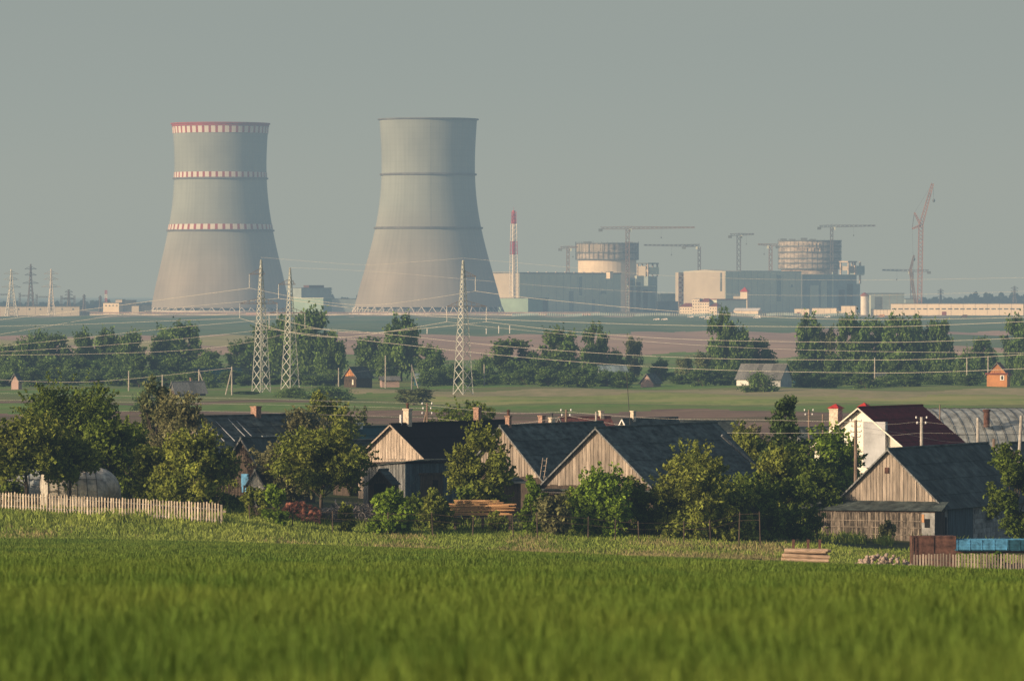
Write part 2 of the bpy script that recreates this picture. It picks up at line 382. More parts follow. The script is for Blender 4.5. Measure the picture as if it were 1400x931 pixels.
# ------------------------------------------------------------------ TREES
def crown_np(h, r, cb, nl, ls, rng, lobes=26, flat=.8, top=1.0, full=0, sprig=.24):
    """leaf clumps and outward sprigs spread through an uneven crown; returns V,F,tone, lobe centres"""
    zc = h*(cb+1)/2; rz = h*(1-cb)/2; lobes = int(lobes*1.7)
    ph = rng.uniform(0, 6.28, 4); C = []
    for _ in range(lobes):
        v = rng.normal(size=3); v /= np.linalg.norm(v); q = rng.uniform(.2, .95)**.6
        az = math.atan2(v[1], v[0]); q *= .86+.16*math.sin(2*az+ph[0])+.12*math.sin(3*az+ph[1]+v[2]*2)+.10*math.sin(5*v[2]+ph[2])
        c = np.array([v[0]*r*q, v[1]*r*q, zc+v[2]*rz*q])
        if v[2] < 0: c[:2] *= 1.12
        if full:
            zf = rng.uniform(-.95, .92); rr = (math.sqrt(1-abs(zf)**2.1) if zf > 0 else 1-.22*zf*zf)*rng.uniform(.15, .95)**.6*(1+.15*math.sin(2*az+ph[0]))
            c = np.array([math.cos(az)*r*rr, math.sin(az)*r*rr, zc+zf*rz*.88])
        if top != 1.0:
            k = np.clip((h-c[2])/(h*(1-cb)), .10, 1)**.8; c[0] *= k*1.3; c[1] *= k*1.3
        C.append(c)
    C = np.array(C); LR = r*rng.uniform(.13+.06*full, .33+.06*full, lobes); LR = np.minimum(LR, rz*.5)
    if top != 1.0: LR *= np.clip((h-C[:, 2])/(h*(1-cb))+.35, .3, 1)
    w = LR**1.8; pick = rng.choice(lobes, nl, p=w/w.sum())
    dv = rng.normal(size=(nl, 3)); dv /= np.linalg.norm(dv, axis=1)[:, None]
    q = rng.uniform(.3, 1.1, nl)**.6
    pos = C[pick]+dv*(LR[pick]*q)[:, None]*np.array([1, 1, flat])
    # sprigs: leaves strung along short shoots that leave the clumps
    ns = lobes*7; si = rng.integers(0, lobes, ns); sd = rng.normal(size=(ns, 3))+np.array([0, 0, .5]); sd /= np.linalg.norm(sd, axis=1)[:, None]
    out = C[si]-np.array([0, 0, zc]); out /= (np.linalg.norm(out, axis=1)[:, None]+1e-6); sd = sd+out*.9; sd /= np.linalg.norm(sd, axis=1)[:, None]
    m = rng.random(nl) < sprig; k = rng.integers(0, ns, nl); tt = rng.uniform(.6, 1.0, nl)*1.75
    sp = C[si[k]]+sd[k]*(LR[si[k]]*tt)[:, None]; pos[m] = sp[m]
    pos += rng.normal(size=(nl, 3))*ls*.45
    hz = np.percentile(pos[:, 2], 99.3); lo = max(0, h*cb); pos[:, 2] = lo+(pos[:, 2]-lo)*(h-lo)/(hz-lo)
    hr = np.percentile(np.hypot(pos[:, 0], pos[:, 1]), 96); pos[:, :2] *= min(1.15, r*1.02/hr)
    nrm = dv+rng.normal(size=(nl, 3))*.8+np.array([0, 0, .25]); nrm /= np.linalg.norm(nrm, axis=1)[:, None]
    a = np.cross(nrm, rng.normal(size=(nl, 3))); a /= np.linalg.norm(a, axis=1)[:, None]; b = np.cross(nrm, a)
    sz = ls*rng.uniform(.5, 1.3, nl)[:, None]
    V = np.stack([pos-a*sz, pos-b*sz*.6+nrm*sz*.15, pos+a*sz, pos+b*sz*.6+nrm*sz*.15], 1).reshape(-1, 3)
    F = np.arange(nl*4).reshape(nl, 4)
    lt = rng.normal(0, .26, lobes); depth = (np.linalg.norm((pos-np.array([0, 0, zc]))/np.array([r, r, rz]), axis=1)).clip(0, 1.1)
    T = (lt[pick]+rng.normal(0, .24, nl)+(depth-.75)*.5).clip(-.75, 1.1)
    return V, F, T, C, LR
def trunk_mb(h, r, cb, C, rad, rng):
    mb = MB(); zt = h*(cb+.35*(1-cb)); pts = [Vector((0, 0, -.4))]; n = 5
    for i in range(1, n+1): pts.append(Vector((rng.normal()*rad*.5, rng.normal()*rad*.5, zt*i/n)))
    rr = [rad*(1.25-.75*i/n) for i in range(n+1)]; mb.path(pts, rr, 7)
    for c in C[:14]:
        j = int(rng.integers(2, n+1)); s = pts[j]; e = Vector(c); m = s.lerp(e, .5)+Vector((0, 0, -abs(rng.normal())*.06*r))
        mb.path([s, m, e], [rad*.42, rad*.26, rad*.08], 5)
    return mb
def make_tree(name, label, cat, loc, h, r, cb, nl, ls, lm, seed, lobes=26, group=None, top=1.0, rad=None, flat=.8):
    rng = np.random.default_rng(seed); t = thing(name, label, cat, loc, 0, group)
    V, F, T, C, LR = crown_np(h, r, cb, nl, ls, rng, lobes, flat, top, 0 if top != 1 else 1, .27)
    # keep the crown over the ground and mostly under the height
    V[:, 2] = np.maximum(V[:, 2], .05)
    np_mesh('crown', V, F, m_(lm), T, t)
    trunk_mb(h, r, cb, C, rad or max(.06, h*.02), rng).build('trunk', 'bark', t)
    return t
# near trees: px, d, top row, half width px, crown base fraction, material, name, label, leaves, lobes
NEAR = [
 (92, 452, 526, 62, .22, 'leaf_dark', 'broadleaf_tree', 'large dark green tree towering behind the left picket fence', 15000, 34),
 (128, 455, 545, 40, .25, 'leaf_apple', 'broadleaf_tree', 'rounded tree filling the right flank of the largest left tree', 7000, 22),
 (36, 412, 568, 50, .36, 'leaf_apple', 'fruit_tree', 'spreading olive green fruit tree at far left behind pickets', 13000, 30),
 (95, 414, 596, 34, .40, 'leaf_apple', 'fruit_tree', 'low sunlit fruit tree left of the round polytunnel end', 7000, 20),
 (150, 425, 575, 40, .38, 'leaf_dark', 'fruit_tree', 'dark tree leaning over the polytunnel', 8000, 22),
 (212, 470, 522, 24, .3, 'leaf_mid_pale', 'fruit_tree', 'thin pale tree top behind the left gardens', 3500, 14),
 (238, 440, 540, 48, .30, 'leaf_pale', 'fruit_tree', 'pale blossoming tree above the dark garden tree', 8000, 26),
 (262, 412, 590, 48, .18, 'leaf_apple', 'fruit_tree', 'wide garden tree just behind the right end of picket fence', 12000, 28),
 (214, 416, 612, 32, .08, 'leaf_apple', 'fruit_tree', 'bushy tree between polytunnel and fence end', 8000, 20),
 (395, 432, 604, 40, .15, 'leaf_pale', 'fruit_tree', 'greyish pale fruit tree left of the leafy apple tree', 7500, 22),
 (440, 421, 588, 58, .42, 'leaf_apple', 'apple_tree', 'leafy apple tree standing behind the brick rubble', 15000, 32),
 (446, 520, 542, 38, .2, 'leaf_apple', 'broadleaf_tree', 'broad sunlit tree behind the teal roofed house', 7000, 22),
 (410, 490, 560, 34, .1, 'leaf_pale', 'fruit_tree', 'olive tree top beside the long slate roof', 5000, 18),
 (500, 540, 560, 24, .1, 'leaf_mid_pale', 'fruit_tree', 'small greyish tree left of cream chimney', 2500, 12),
 (640, 560, 553, 52, .2, 'leaf_dark', 'broadleaf_tree', 'broad dark tree behind the black roofed house', 7000, 24),
 (657, 421, 586, 42, .28, 'leaf_apple', 'fruit_tree', 'round fruit tree before the barn with slate gable', 12000, 26),
 (376, 402, 664, 13, .0, 'leaf_bright', 'shrub', 'narrow bright shrub right of the picket fence end', 2600, 12),
 (532, 404, 672, 29, .0, 'leaf_bright', 'shrub', 'bright round shrub in front of the grey scrap heap', 6000, 18),
 (595, 409, 672, 20, .0, 'leaf_apple', 'shrub', 'shrub left of the orange plank pile', 4000, 14),
 (731, 408, 655, 19, .0, 'leaf_bright', 'shrub', 'upright shrub right of the orange plank pile', 4500, 16),
 (760, 406, 678, 22, .0, 'leaf_pale', 'shrub', 'dull olive shrub beside the upright green shrub', 3500, 14),
 (822, 409, 643, 40, .04, 'leaf_bright', 'fruit_tree', 'bushy tree in front of the tall plank gable', 10000, 26),
 (884, 412, 668, 24, .0, 'leaf_dark', 'shrub', 'dark shrub between the two trees before the central barn', 5000, 16),
 (946, 411, 612, 58, .10, 'leaf_apple', 'fruit_tree', 'large spreading fruit tree covering the central barn corner', 17000, 36),
 (1034, 472, 594, 30, .1, 'leaf_apple', 'broadleaf_tree', 'tree rising beyond the far end of the central barn', 8000, 24),
 (1034, 418, 650, 34, .0, 'leaf_dark', 'broadleaf_tree', 'deep shaded tree right of the large fruit tree', 10000, 24),
 (1074, 470, 547, 36, .1, 'leaf_pine', 'conifer_tree', 'tall pointed dark tree left of the white house', 9000, 26),
 (1095, 462, 612, 40, .1, 'leaf_dark', 'broadleaf_tree', 'dark tree below the tall pointed tree', 8000, 22),
 (1138, 478, 588, 46, .1, 'leaf_bright', 'broadleaf_tree', 'bright green tree in front of the white house gable', 12000, 28),
 (1085, 420, 655, 30, .0, 'leaf_dark', 'shrub', 'dark hedge shrub behind the brown garden fence', 5000, 16),
 (1388, 424, 612, 34, .15, 'leaf_dark', 'broadleaf_tree', 'dark tree cut by the right edge beside the stone barn', 10000, 24),
 (1362, 378, 755, 8, .0, 'leaf_bright', 'shrub', 'small bright shrub in front of the blue trailer', 800, 8),
 (1213, 431, 712, 9, .0, 'leaf_pale', 'shrub', 'thin dark shrub against the wattle wall', 1200, 8),
 (470, 405, 690, 12, .0, 'leaf_apple', 'shrub', 'low shrub under the apple tree', 1500, 8),
 (1000, 409, 694, 14, .0, 'leaf_apple', 'shrub', 'low roadside shrub below the large fruit tree', 1500, 8),
 (350, 410, 668, 16, .0, 'leaf_apple', 'shrub', 'leafy shrub in front of the tiny cream hut', 2600, 12),
 (318, 420, 676, 16, .0, 'leaf_dark', 'shrub', 'dark shrub just right of the pale picket fence', 2200, 10),
 (178, 430, 585, 32, .1, 'leaf_dark', 'fruit_tree', 'dark tree between the polytunnel and the pale blossoming tree', 7000, 22),
 (300, 440, 612, 26, .1, 'leaf_apple', 'fruit_tree', 'small tree left of the blue door', 4500, 16),
 (5, 420, 600, 26, .1, 'leaf_dark', 'fruit_tree', 'dark tree cut by the left frame edge', 5000, 16),
 (560, 414, 680, 24, .0, 'leaf_dark', 'shrub', 'dark shrub between bright round shrub and planks', 3500, 12),
 (635, 415, 668, 16, .0, 'leaf_dark', 'shrub', 'dark shrub behind the left half of orange planks', 1800, 10),
 (785, 414, 672, 24, .0, 'leaf_apple', 'shrub', 'olive shrub left of the bushy tree by central barn', 4000, 14),
 (856, 414, 655, 24, .0, 'leaf_apple', 'shrub', 'tall shrub right of the bushy tree by central barn', 4500, 14),
 (1064, 424, 612, 30, .0, 'leaf_apple', 'broadleaf_tree', 'green tree in front of the tall pointed tree', 8000, 24),
 (1110, 440, 640, 34, .0, 'leaf_dark', 'broadleaf_tree', 'shaded tree left of the right barn eave', 7500, 22),
 (1020, 412, 672, 30, .0, 'leaf_apple', 'shrub', 'broad shrub right of the large spreading fruit tree', 5500, 16),
 (1050, 414, 684, 20, .0, 'leaf_dark', 'shrub', 'dark shrub left of the brown garden fence', 3000, 12),
 (555, 470, 606, 10, .0, 'leaf_bright', 'shrub', 'small sapling before the pale boarded gable', 900, 8),
 (1018, 520, 582, 28, .0, 'leaf_apple', 'broadleaf_tree', 'sunlit tree behind the hipped end of central barn', 5000, 18),
 (1040, 540, 585, 30, .0, 'leaf_pale', 'broadleaf_tree', 'pale tree left of the tall pointed tree', 4500, 18),
 (680, 409, 700, 12, .0, 'leaf_apple', 'shrub', 'low weed shrub in front of the orange planks', 900, 7),
]
for i, (px, d, pt, hw, cb, lm, nm, lb, nl, lo) in enumerate(NEAR):
    g = Gp(px, d); h = Z(pt, d)-g.z; r = hw*M(d)
    top = .95 if nm == 'conifer_tree' else 1.0
    make_tree(nm, lb, {'shrub': 'shrub', 'conifer_tree': 'tree'}.get(nm, 'tree'), g, h*1.0, r*1.12, (cb if cb > .31 else cb*.55)-(.04 if cb == 0 else 0), int(nl*1.05), .15 if d < 460 else .18, lm, 100+i, lo, {'shrub': 'shrubs along the village edge'}.get(nm, 'trees in the village gardens'), top=top if top != 1 else 1.0)
# mid-distance trees: a few crowns, copied
PROTO = []
def mid_proto(seed, lm, h=14, r=5.5, cb=.12, nl=6500, lobes=30, top=1.0):
    rng = np.random.default_rng(seed); V, F, T, C, LR = crown_np(h, r, cb, nl, .5*min(1, h/10), rng, lobes, .85, top, 1, .10)
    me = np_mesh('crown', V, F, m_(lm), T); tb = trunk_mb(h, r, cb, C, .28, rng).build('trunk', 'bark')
    PROTO.append((me, tb, h, r)); 
for s_, l_, kw in ((1, 'leaf_mid', dict(cb=.02)), (2, 'leaf_mid', dict(cb=.0)), (3, 'leaf_mid', dict(cb=.12, lobes=26)), (4, 'leaf_mid', dict(cb=.0, lobes=38)), (5, 'leaf_mid_pale', dict(cb=.06, nl=3200, lobes=20)), (6, 'leaf_mid', dict(h=7, r=5.5, cb=-.25, lobes=22, nl=4600))):
    mid_proto(s_*17, l_, **kw)
USED = [False]*len(PROTO)
def mid_tree(k, px, d, pt, hw, label, name='hedgerow_tree', group='trees across the middle distance', cat='tree'):
    cr, tr, h0, r0 = PROTO[k]; g = Gp(px, d); h = Z(pt, d)-g.z; r = hw*M(d)*.98
    t = thing(name, label, cat, g, random.uniform(0, 6.28), group); t.scale = (r/r0, r/r0*random.uniform(.85, 1.1), h/h0*1.03)
    if not USED[k]: USED[k] = True; cr.parent = t; tr.parent = t
    else:
        for o in (cr, tr): c = o.copy(); COL.objects.link(c); c.parent = t
MID = [
 (0, 8, 1420, 474, 22, 'tree at the far left end of the distant hedgerow'),
 (1, 35, 1400, 468, 22, 'second hedgerow tree from the left edge'),
 (3, 52, 1450, 457, 17, 'rounded treetop rising third from left in the hedgerow'),
 (0, 78, 1420, 461, 24, 'wide treetop left of the gap in the left hedgerow'),
 (1, 112, 1430, 457, 20, 'high rounded tree left of the middle of left hedgerow'),
 (2, 148, 1440, 454, 20, 'tallest crown in the middle of left hedgerow'),
 (3, 180, 1400, 458, 20, 'round crown left of the tree beside the left tower foot'),
 (0, 222, 1410, 462, 20, 'crown joining the big tree below left cooling tower'),
 (3, 247, 1430, 446, 30, 'big tree directly below the left cooling tower'),
 (1, 288, 1400, 482, 22, 'low tree right of the big tree below the left tower'),
 (5, 20, 1330, 492, 26, 'dense low tree in front of the far left hedgerow'),
 (1, 68, 1325, 494, 28, 'dense low tree in front of the left gap'),
 (3, 110, 1320, 492, 28, 'mid green low tree before the left hedgerow'),
 (5, 150, 1330, 490, 26, 'bright rounded low tree before the left hedgerow'),
 (0, 198, 1320, 488, 28, 'low tree above the pale fruit tree at left'),
 (1, 238, 1330, 490, 26, 'low tree above the grey roofed cottage'),
 (5, 282, 1340, 492, 26, 'low tree behind the teal shed roof'),
 (3, 330, 1420, 470, 22, 'tree left of the first lattice pylon'),
 (0, 362, 1440, 448, 26, 'tree seen through the legs of the first pylon'),
 (2, 392, 1420, 440, 24, 'tree behind the second lattice pylon'),
 (3, 425, 1400, 429, 30, 'tallest tree right of the second lattice pylon'),
 (2, 450, 1340, 460, 20, 'tree on tall bare trunks left of the orange cottage'),
 (0, 505, 1400, 464, 22, 'dark tree behind the orange gabled cottage'),
 (2, 549, 1350, 437, 26, 'tall dense tree below the right cooling tower'),
 (1, 530, 1370, 470, 20, 'tree at the left foot of the tall dense tree'),
 (3, 588, 1340, 476, 20, 'tree between the tall dense tree and third pylon'),
 (5, 662, 1340, 488, 18, 'low tree right of the third pylon'),
 (0, 700, 1350, 468, 36, 'wide dome shaped tree right of the third pylon'),
 (3, 764, 1340, 454, 26, 'tall uneven tree right of the wide dome shaped tree'),
 (0, 740, 1330, 490, 20, 'low tree before the uneven tree'),
 (2, 812, 1350, 448, 18, 'tall square topped tree beside the brown field'),
 (1, 842, 1350, 482, 16, 'small tree right of the square topped tree'),
 (4, 867, 1360, 464, 14, 'thin yellowish open tree against the brown field'),
 (5, 810, 1300, 498, 22, 'greyish bushy tree below the square topped tree'),
 (1, 905, 1360, 494, 16, 'small tree left of the pale ruined cottage'),
 (4, 935, 1320, 490, 14, 'slender birch right of the pale cottage'),
 (4, 962, 1310, 484, 14, 'slender birch left of the tall dark tree'),
 (2, 986, 1350, 431, 20, 'tall dark tree near the admin building'),
 (3, 1012, 1350, 454, 18, 'rounded tree joined right of the tall dark tree'),
 (0, 1038, 1360, 467, 24, 'wide tree behind the long white ended house'),
 (5, 1000, 1290, 496, 22, 'low dark tree left of the long white ended house'),
 (2, 1108, 1360, 436, 20, 'open crowned tree right of the long white ended house'),
 (4, 1132, 1360, 452, 14, 'loose crowned tree leaning against the open crowned tree'),
 (1, 1095, 1340, 490, 18, 'low tree right of the long house'),
 (3, 1165, 1350, 437, 24, 'leftmost crown of the large dense grove at right'),
 (0, 1195, 1360, 443, 22, 'second crown of the large dense grove at right'),
 (3, 1228, 1350, 438, 26, 'middle crown of the large dense grove at right'),
 (2, 1258, 1360, 440, 22, 'fourth crown of the large dense grove at right'),
 (0, 1284, 1350, 443, 20, 'rightmost crown of the large dense grove'),
 (1, 1140, 1320, 488, 22, 'low tree under the left end of the grove'),
 (5, 1185, 1310, 490, 24, 'low tree under the middle left of the grove'),
 (1, 1232, 1310, 486, 24, 'low tree under the middle of the grove'),
 (5, 1275, 1310, 488, 24, 'low tree under the right end of the grove'),
 (0, 1345, 1390, 465, 18, 'round tree left of the orange gable house'),
 (5, 1318, 1330, 482, 20, 'low tree between the grove and orange gable house'),
 (3, 1392, 1390, 438, 22, 'tall tree cut by the right edge of the frame'),
 (5, 1396, 1310, 488, 14, 'bushy tree right of the orange gable house'),
 (5, 625, 1360, 498, 20, 'low tree behind the base of third pylon'),
]
for a in MID: mid_tree(*a)
LOW = [(5, 1040, 1190, 510, 24, 'round dark bush alone in front of the white ended house'), (5, 450, 1080, 528, 34, 'low spreading bush at the foot of second pylon'),
 (5, 400, 1100, 530, 26, 'low bush between the feet of the two left pylons'), (4, 566, 1020, 532, 30, 'pale round bush in the pasture left of the third pylon'),
 (5, 200, 900, 532, 20, 'bush right of the big left tree'), (1, 335, 1150, 535, 24, 'low bush left of the first pylon foot'), (5, 620, 900, 556, 22, 'low bush in front of the third pylon foot')]
for a in LOW: mid_tree(*a, name='bush', group='bushes in the pasture', cat='bush')
# running low hedge under the tree belt: small bushes, each its own
hn = 0
for px in list(range(12, 470, 30))+list(range(585, 860, 27))+list(range(930, 1400, 28)):
    if 1000 < px < 1085 or 462 < px < 515 or 1340 < px < 1390 or 872 < px < 910: continue
    hn += 1
    mid_tree(random.choice((1, 5, 3)), px+random.uniform(-5, 5), 1280+random.uniform(-20, 20), 508+random.uniform(-4, 6), 19, 'low leafy bush along the foot of the distant tree belt', 'hedge_bush', 'hedge bushes under the tree belt', 'bush')
# far woods
def far_wood(name, label, pts, n, ls):
    V = []; F = []; rng = np.random.default_rng(5)
    xs = []; 
    for (x0, x1, y0, d, hp) in pts:
        k = int(n*(x1-x0)/100); px = rng.uniform(x0, x1, k); dd = d+rng.uniform(-60, 60, k)
        top = hp*(.55+.25*np.sin(px*.35)+.2*np.sin(px*.9+1)+.12*np.sin(px*2.3)); q = rng.random(k)**.6
        g = gz((px-700)*dd/FPX, dd); base = np.maximum(g, CZ-(y0-HY)*dd/FPX-2)
        xs.append(np.stack([(px-700)*dd/FPX, dd, base+q*top*dd/FPX], 1))
    pos = np.concatenate(xs); nl = len(pos); nrm = rng.normal(size=(nl, 3))+np.array([0, -.6, .4]); nrm /= np.linalg.norm(nrm, axis=1)[:, None]
    a = np.cross(nrm, rng.normal(size=(nl, 3))); a /= np.linalg.norm(a, axis=1)[:, None]; b = np.cross(nrm, a); s = ls*rng.uniform(.5, 1.3, nl)[:, None]
    V = np.stack([pos-a*s, pos-b*s, pos+a*s, pos+b*s], 1).reshape(-1, 3)
    o = np_mesh(name, V, np.arange(nl*4).reshape(nl, 4), m_('leaf_far'), rng.normal(0, .3, nl)); tag(o, label, 'woodland', kind='stuff')
far_wood('distant_woodland', 'dark far-off woodland on the horizon behind the long warehouse', [(1262, 1330, 414, 6500, 8), (1320, 1520, 413, 6500, 14), (1180, 1262, 415, 6500, 5)], 2600, 3)
far_wood('distant_woodland', 'thin far-off tree line left of the cooling towers', [(-60, 215, 423, 6200, 8), (100, 150, 422, 6200, 10)], 1800, 3)
far_wood('distant_woodland', 'low far-off tree line between the two cooling towers', [(395, 500, 424, 6200, 17), (880, 930, 424, 6200, 6)], 2200, 3)
# ------------------------------------------------------------------ LATTICE PYLONS
def pylon(px, d, pt, side, label, rz=45, arms=None, w0=2.8, matn='pylon', r=.062):
    g = Gp(px, d); H = Z(pt, d)-g.z; t = thing('lattice_pylon', label, 'pylon', g, R(rz), 'lattice pylons of the nearer power lines')
    mb = MB(); n = 17; zs = [H*(1-(1-i/n)**1.0) for i in range(n+1)]
    def wid(z):
        q = z/H; return (w0*(1-q/.62)+1.25*(q/.62)) if q < .62 else (1.25*(1-(q-.62)/.38)+.16*((q-.62)/.38))
    zs = [0]
    while zs[-1] < H-.6: zs.append(min(H, zs[-1]+max(.95, wid(zs[-1])*.92)))
    cs = [[Vector((i*wid(z)/2, j*wid(z)/2, z)) for i, j in ((-1, -1), (1, -1), (1, 1), (-1, 1))] for z in zs]
    for k in range(len(zs)-1):
        for i in range(4):
            j = (i+1) % 4; fn = ((0, -1, 0), (1, 0, 0), (0, 1, 0), (-1, 0, 0))[i]; pn = ((0, -1, 0), (1, 0, 0), (0, 1, 0), (-1, 0, 0))[i-1]
            mb.plate(cs[k][i], cs[k+1][i], r*1.5, fn); mb.plate(cs[k][i], cs[k+1][i], r*1.5, pn)
            mb.plate(cs[k][i], cs[k+1][j], r*1.0, fn)
            mb.plate(cs[k][j], cs[k+1][i], r*1.0, fn)
    mb.build('lattice_body', matn, t)
    c, s = math.cos(-R(rz)), math.sin(-R(rz))
    for (dz, x0, x1, hang) in arms:                       # heights as pixel rows, extents as pixel columns
        z = Z(dz, d)-g.z; a = MB()
        def L2(x, zz, dy=0): return Vector((x*c-dy*s, x*s+dy*c, zz))
        xa, xb = (x0-px)*M(d), (x1-px)*M(d)
        for dy in (-.35, .35): a.beam(L2(xa, z, dy*.2), L2(xb, z, dy*.2), r*1.5, n=4); 
        a.beam(L2(xa, z), L2(0, z+1.3), r, n=4); a.beam(L2(xb, z), L2(0, z+1.3), r, n=4)
        nseg = 8
        for q in range(1, nseg):
            x = xa+(xb-xa)*q/nseg; top = z+1.3*(1-abs(x)/max(abs(xa), abs(xb), .1)); a.beam(L2(x, z), L2(x, max(z, top)), r*.8, n=3)
        a.build('crossarm', 'pylon_dark', t)
        for (hx, hy) in hang:
            x = (hx-px)*M(d); zb = Z(hy, d)-g.z; b = MB(); b.beam(L2(x, z), L2(x, zb), .05, n=4)
            for q in range(7): zz = z+(zb-z)*(.35+.6*q/6); b.lathe([(.13, zz-.05), (.16, zz)], 8, (L2(x, 0).x, L2(x, 0).y))
            b.build('insulator', 'insulator', t)
    return t
DA, DB, DCC = 1190, 1215, 1120
pylon(357, DA, 352, 0, 'leftmost tall lattice pylon in front of the left cooling tower', 42, [(375, 341, 362, [(341, 394)]), (415, 328, 380, [(328, 435), (379, 436)])])
pylon(396.5, DB, 366, 0, 'lattice pylon just right of the first, arm lower', 48, [(389, 381, 404, [(381, 408)]), (428, 368, 418, [(368, 450), (417, 449)])])
pylon(633, DCC, 353, 0, 'single lattice pylon in front of the right cooling tower', 45, [(378, 631, 651, [(650, 398)]), (419, 611, 665, [(611, 440), (665, 440)])])
def catmull(pts, n=14):
    o = []; p = [pts[0]]+pts+[pts[-1]]
    for i in range(1, len(p)-2):
        for k in range(n):
            t = k/n; a, b, c, d = p[i-1], p[i], p[i+1], p[i+2]
            o.append((b*2+(c-a)*t+(a*2-b*5+c*4-d)*t*t+(b*3-a-c*3+d)*t*t*t)*.5)
    o.append(p[-2]); return o
def wire(label, pts, d0, d1, r=.05, matn='wire', group='conductors strung between the pylons', name='power_cable'):
    x0, x1 = pts[0][0], pts[-1][0]
    vs = [P(x, y, d0+(d1-d0)*(x-x0)/(x1-x0)) for x, y in pts]
    o = MB().path(catmull(vs), r, 4).build(name, matn); tag(o, label, 'cable', group); return o
WIRES = [
 ('upper cable running left from the first pylon arm', [(-80, 445), (0, 437), (113, 424), (250, 406), (341, 394)], 1330, DA),
 ('upper cable sagging between the first and third pylons', [(341, 394), (430, 411), (505, 417), (580, 409), (650, 398)], DA, DCC),
 ('upper cable running right from the third pylon', [(650, 398), (730, 408), (930, 426), (1170, 437), (1480, 432)], DCC, 1060),
 ('lower left cable leaving the first pylon toward left edge', [(-80, 448), (0, 446), (120, 443), (250, 438), (328, 435)], 1330, DA),
 ('lower cable sagging from first pylon left arm to third pylon', [(328, 435), (400, 455), (470, 461), (540, 452), (611, 440)], DA, DCC),
 ('lower right cable leaving the first pylon toward left edge', [(-80, 484), (0, 474), (120, 461), (250, 447), (379, 436)], 1330, DA),
 ('lower cable sagging from first pylon right arm to third pylon', [(379, 436), (440, 450), (500, 455), (590, 448), (665, 440)], DA, DCC),
 ('lower front cable running right from the third pylon', [(611, 440), (690, 449), (940, 471), (1170, 480), (1480, 483)], DCC, 1060),
 ('lower rear cable running right from the third pylon', [(665, 440), (780, 453), (940, 464), (1170, 468), (1300, 466), (1480, 458)], DCC, 1060),
 ('upper cable running left from the second pylon', [(-80, 468), (0, 457), (113, 438), (230, 422), (381, 408)], 1330, DB),
 ('upper cable running right from the second pylon', [(381, 408), (480, 421), (600, 433), (798, 441), (940, 445), (1170, 447), (1300, 444), (1480, 436)], DB, 1060),
 ('lower left cable of the second pylon toward left edge', [(-80, 486), (0, 481), (120, 474), (250, 463), (368, 450)], 1330, DB),
 ('lower left cable of the second pylon toward right edge', [(368, 450), (460, 461), (710, 488), (940, 504), (1170, 509.5), (1300, 508), (1480, 500)], DB, 1060),
 ('lower right cable of the second pylon toward left edge', [(-80, 487), (0, 485.5), (120, 484), (250, 479), (340, 468), (417, 449)], 1330, DB),
 ('lower right cable of the second pylon toward right edge', [(417, 449), (500, 454), (710, 475), (940, 489), (1170, 492), (1300, 490), (1480, 480)], DB, 1060),
 ('thin earth wire between tops of first and third pylons', [(357, 352), (430, 358), (500, 362), (570, 358), (633, 353)], DA, DCC),
 ('thin earth wire running right from third pylon top', [(633, 353), (760, 364), (930, 378), (1170, 383), (1480, 378)], DCC, 1060),
 ('thin earth wire running right from second pylon top', [(396.5, 366), (520, 372), (760, 392), (940, 401), (1170, 404), (1480, 396)], DB, 1060),
]
for k, (lb, pts, d0, d1) in enumerate(WIRES): wire(lb, pts, d0, d1, .018 if 'earth' in lb else (.034 if k % 2 else .046))
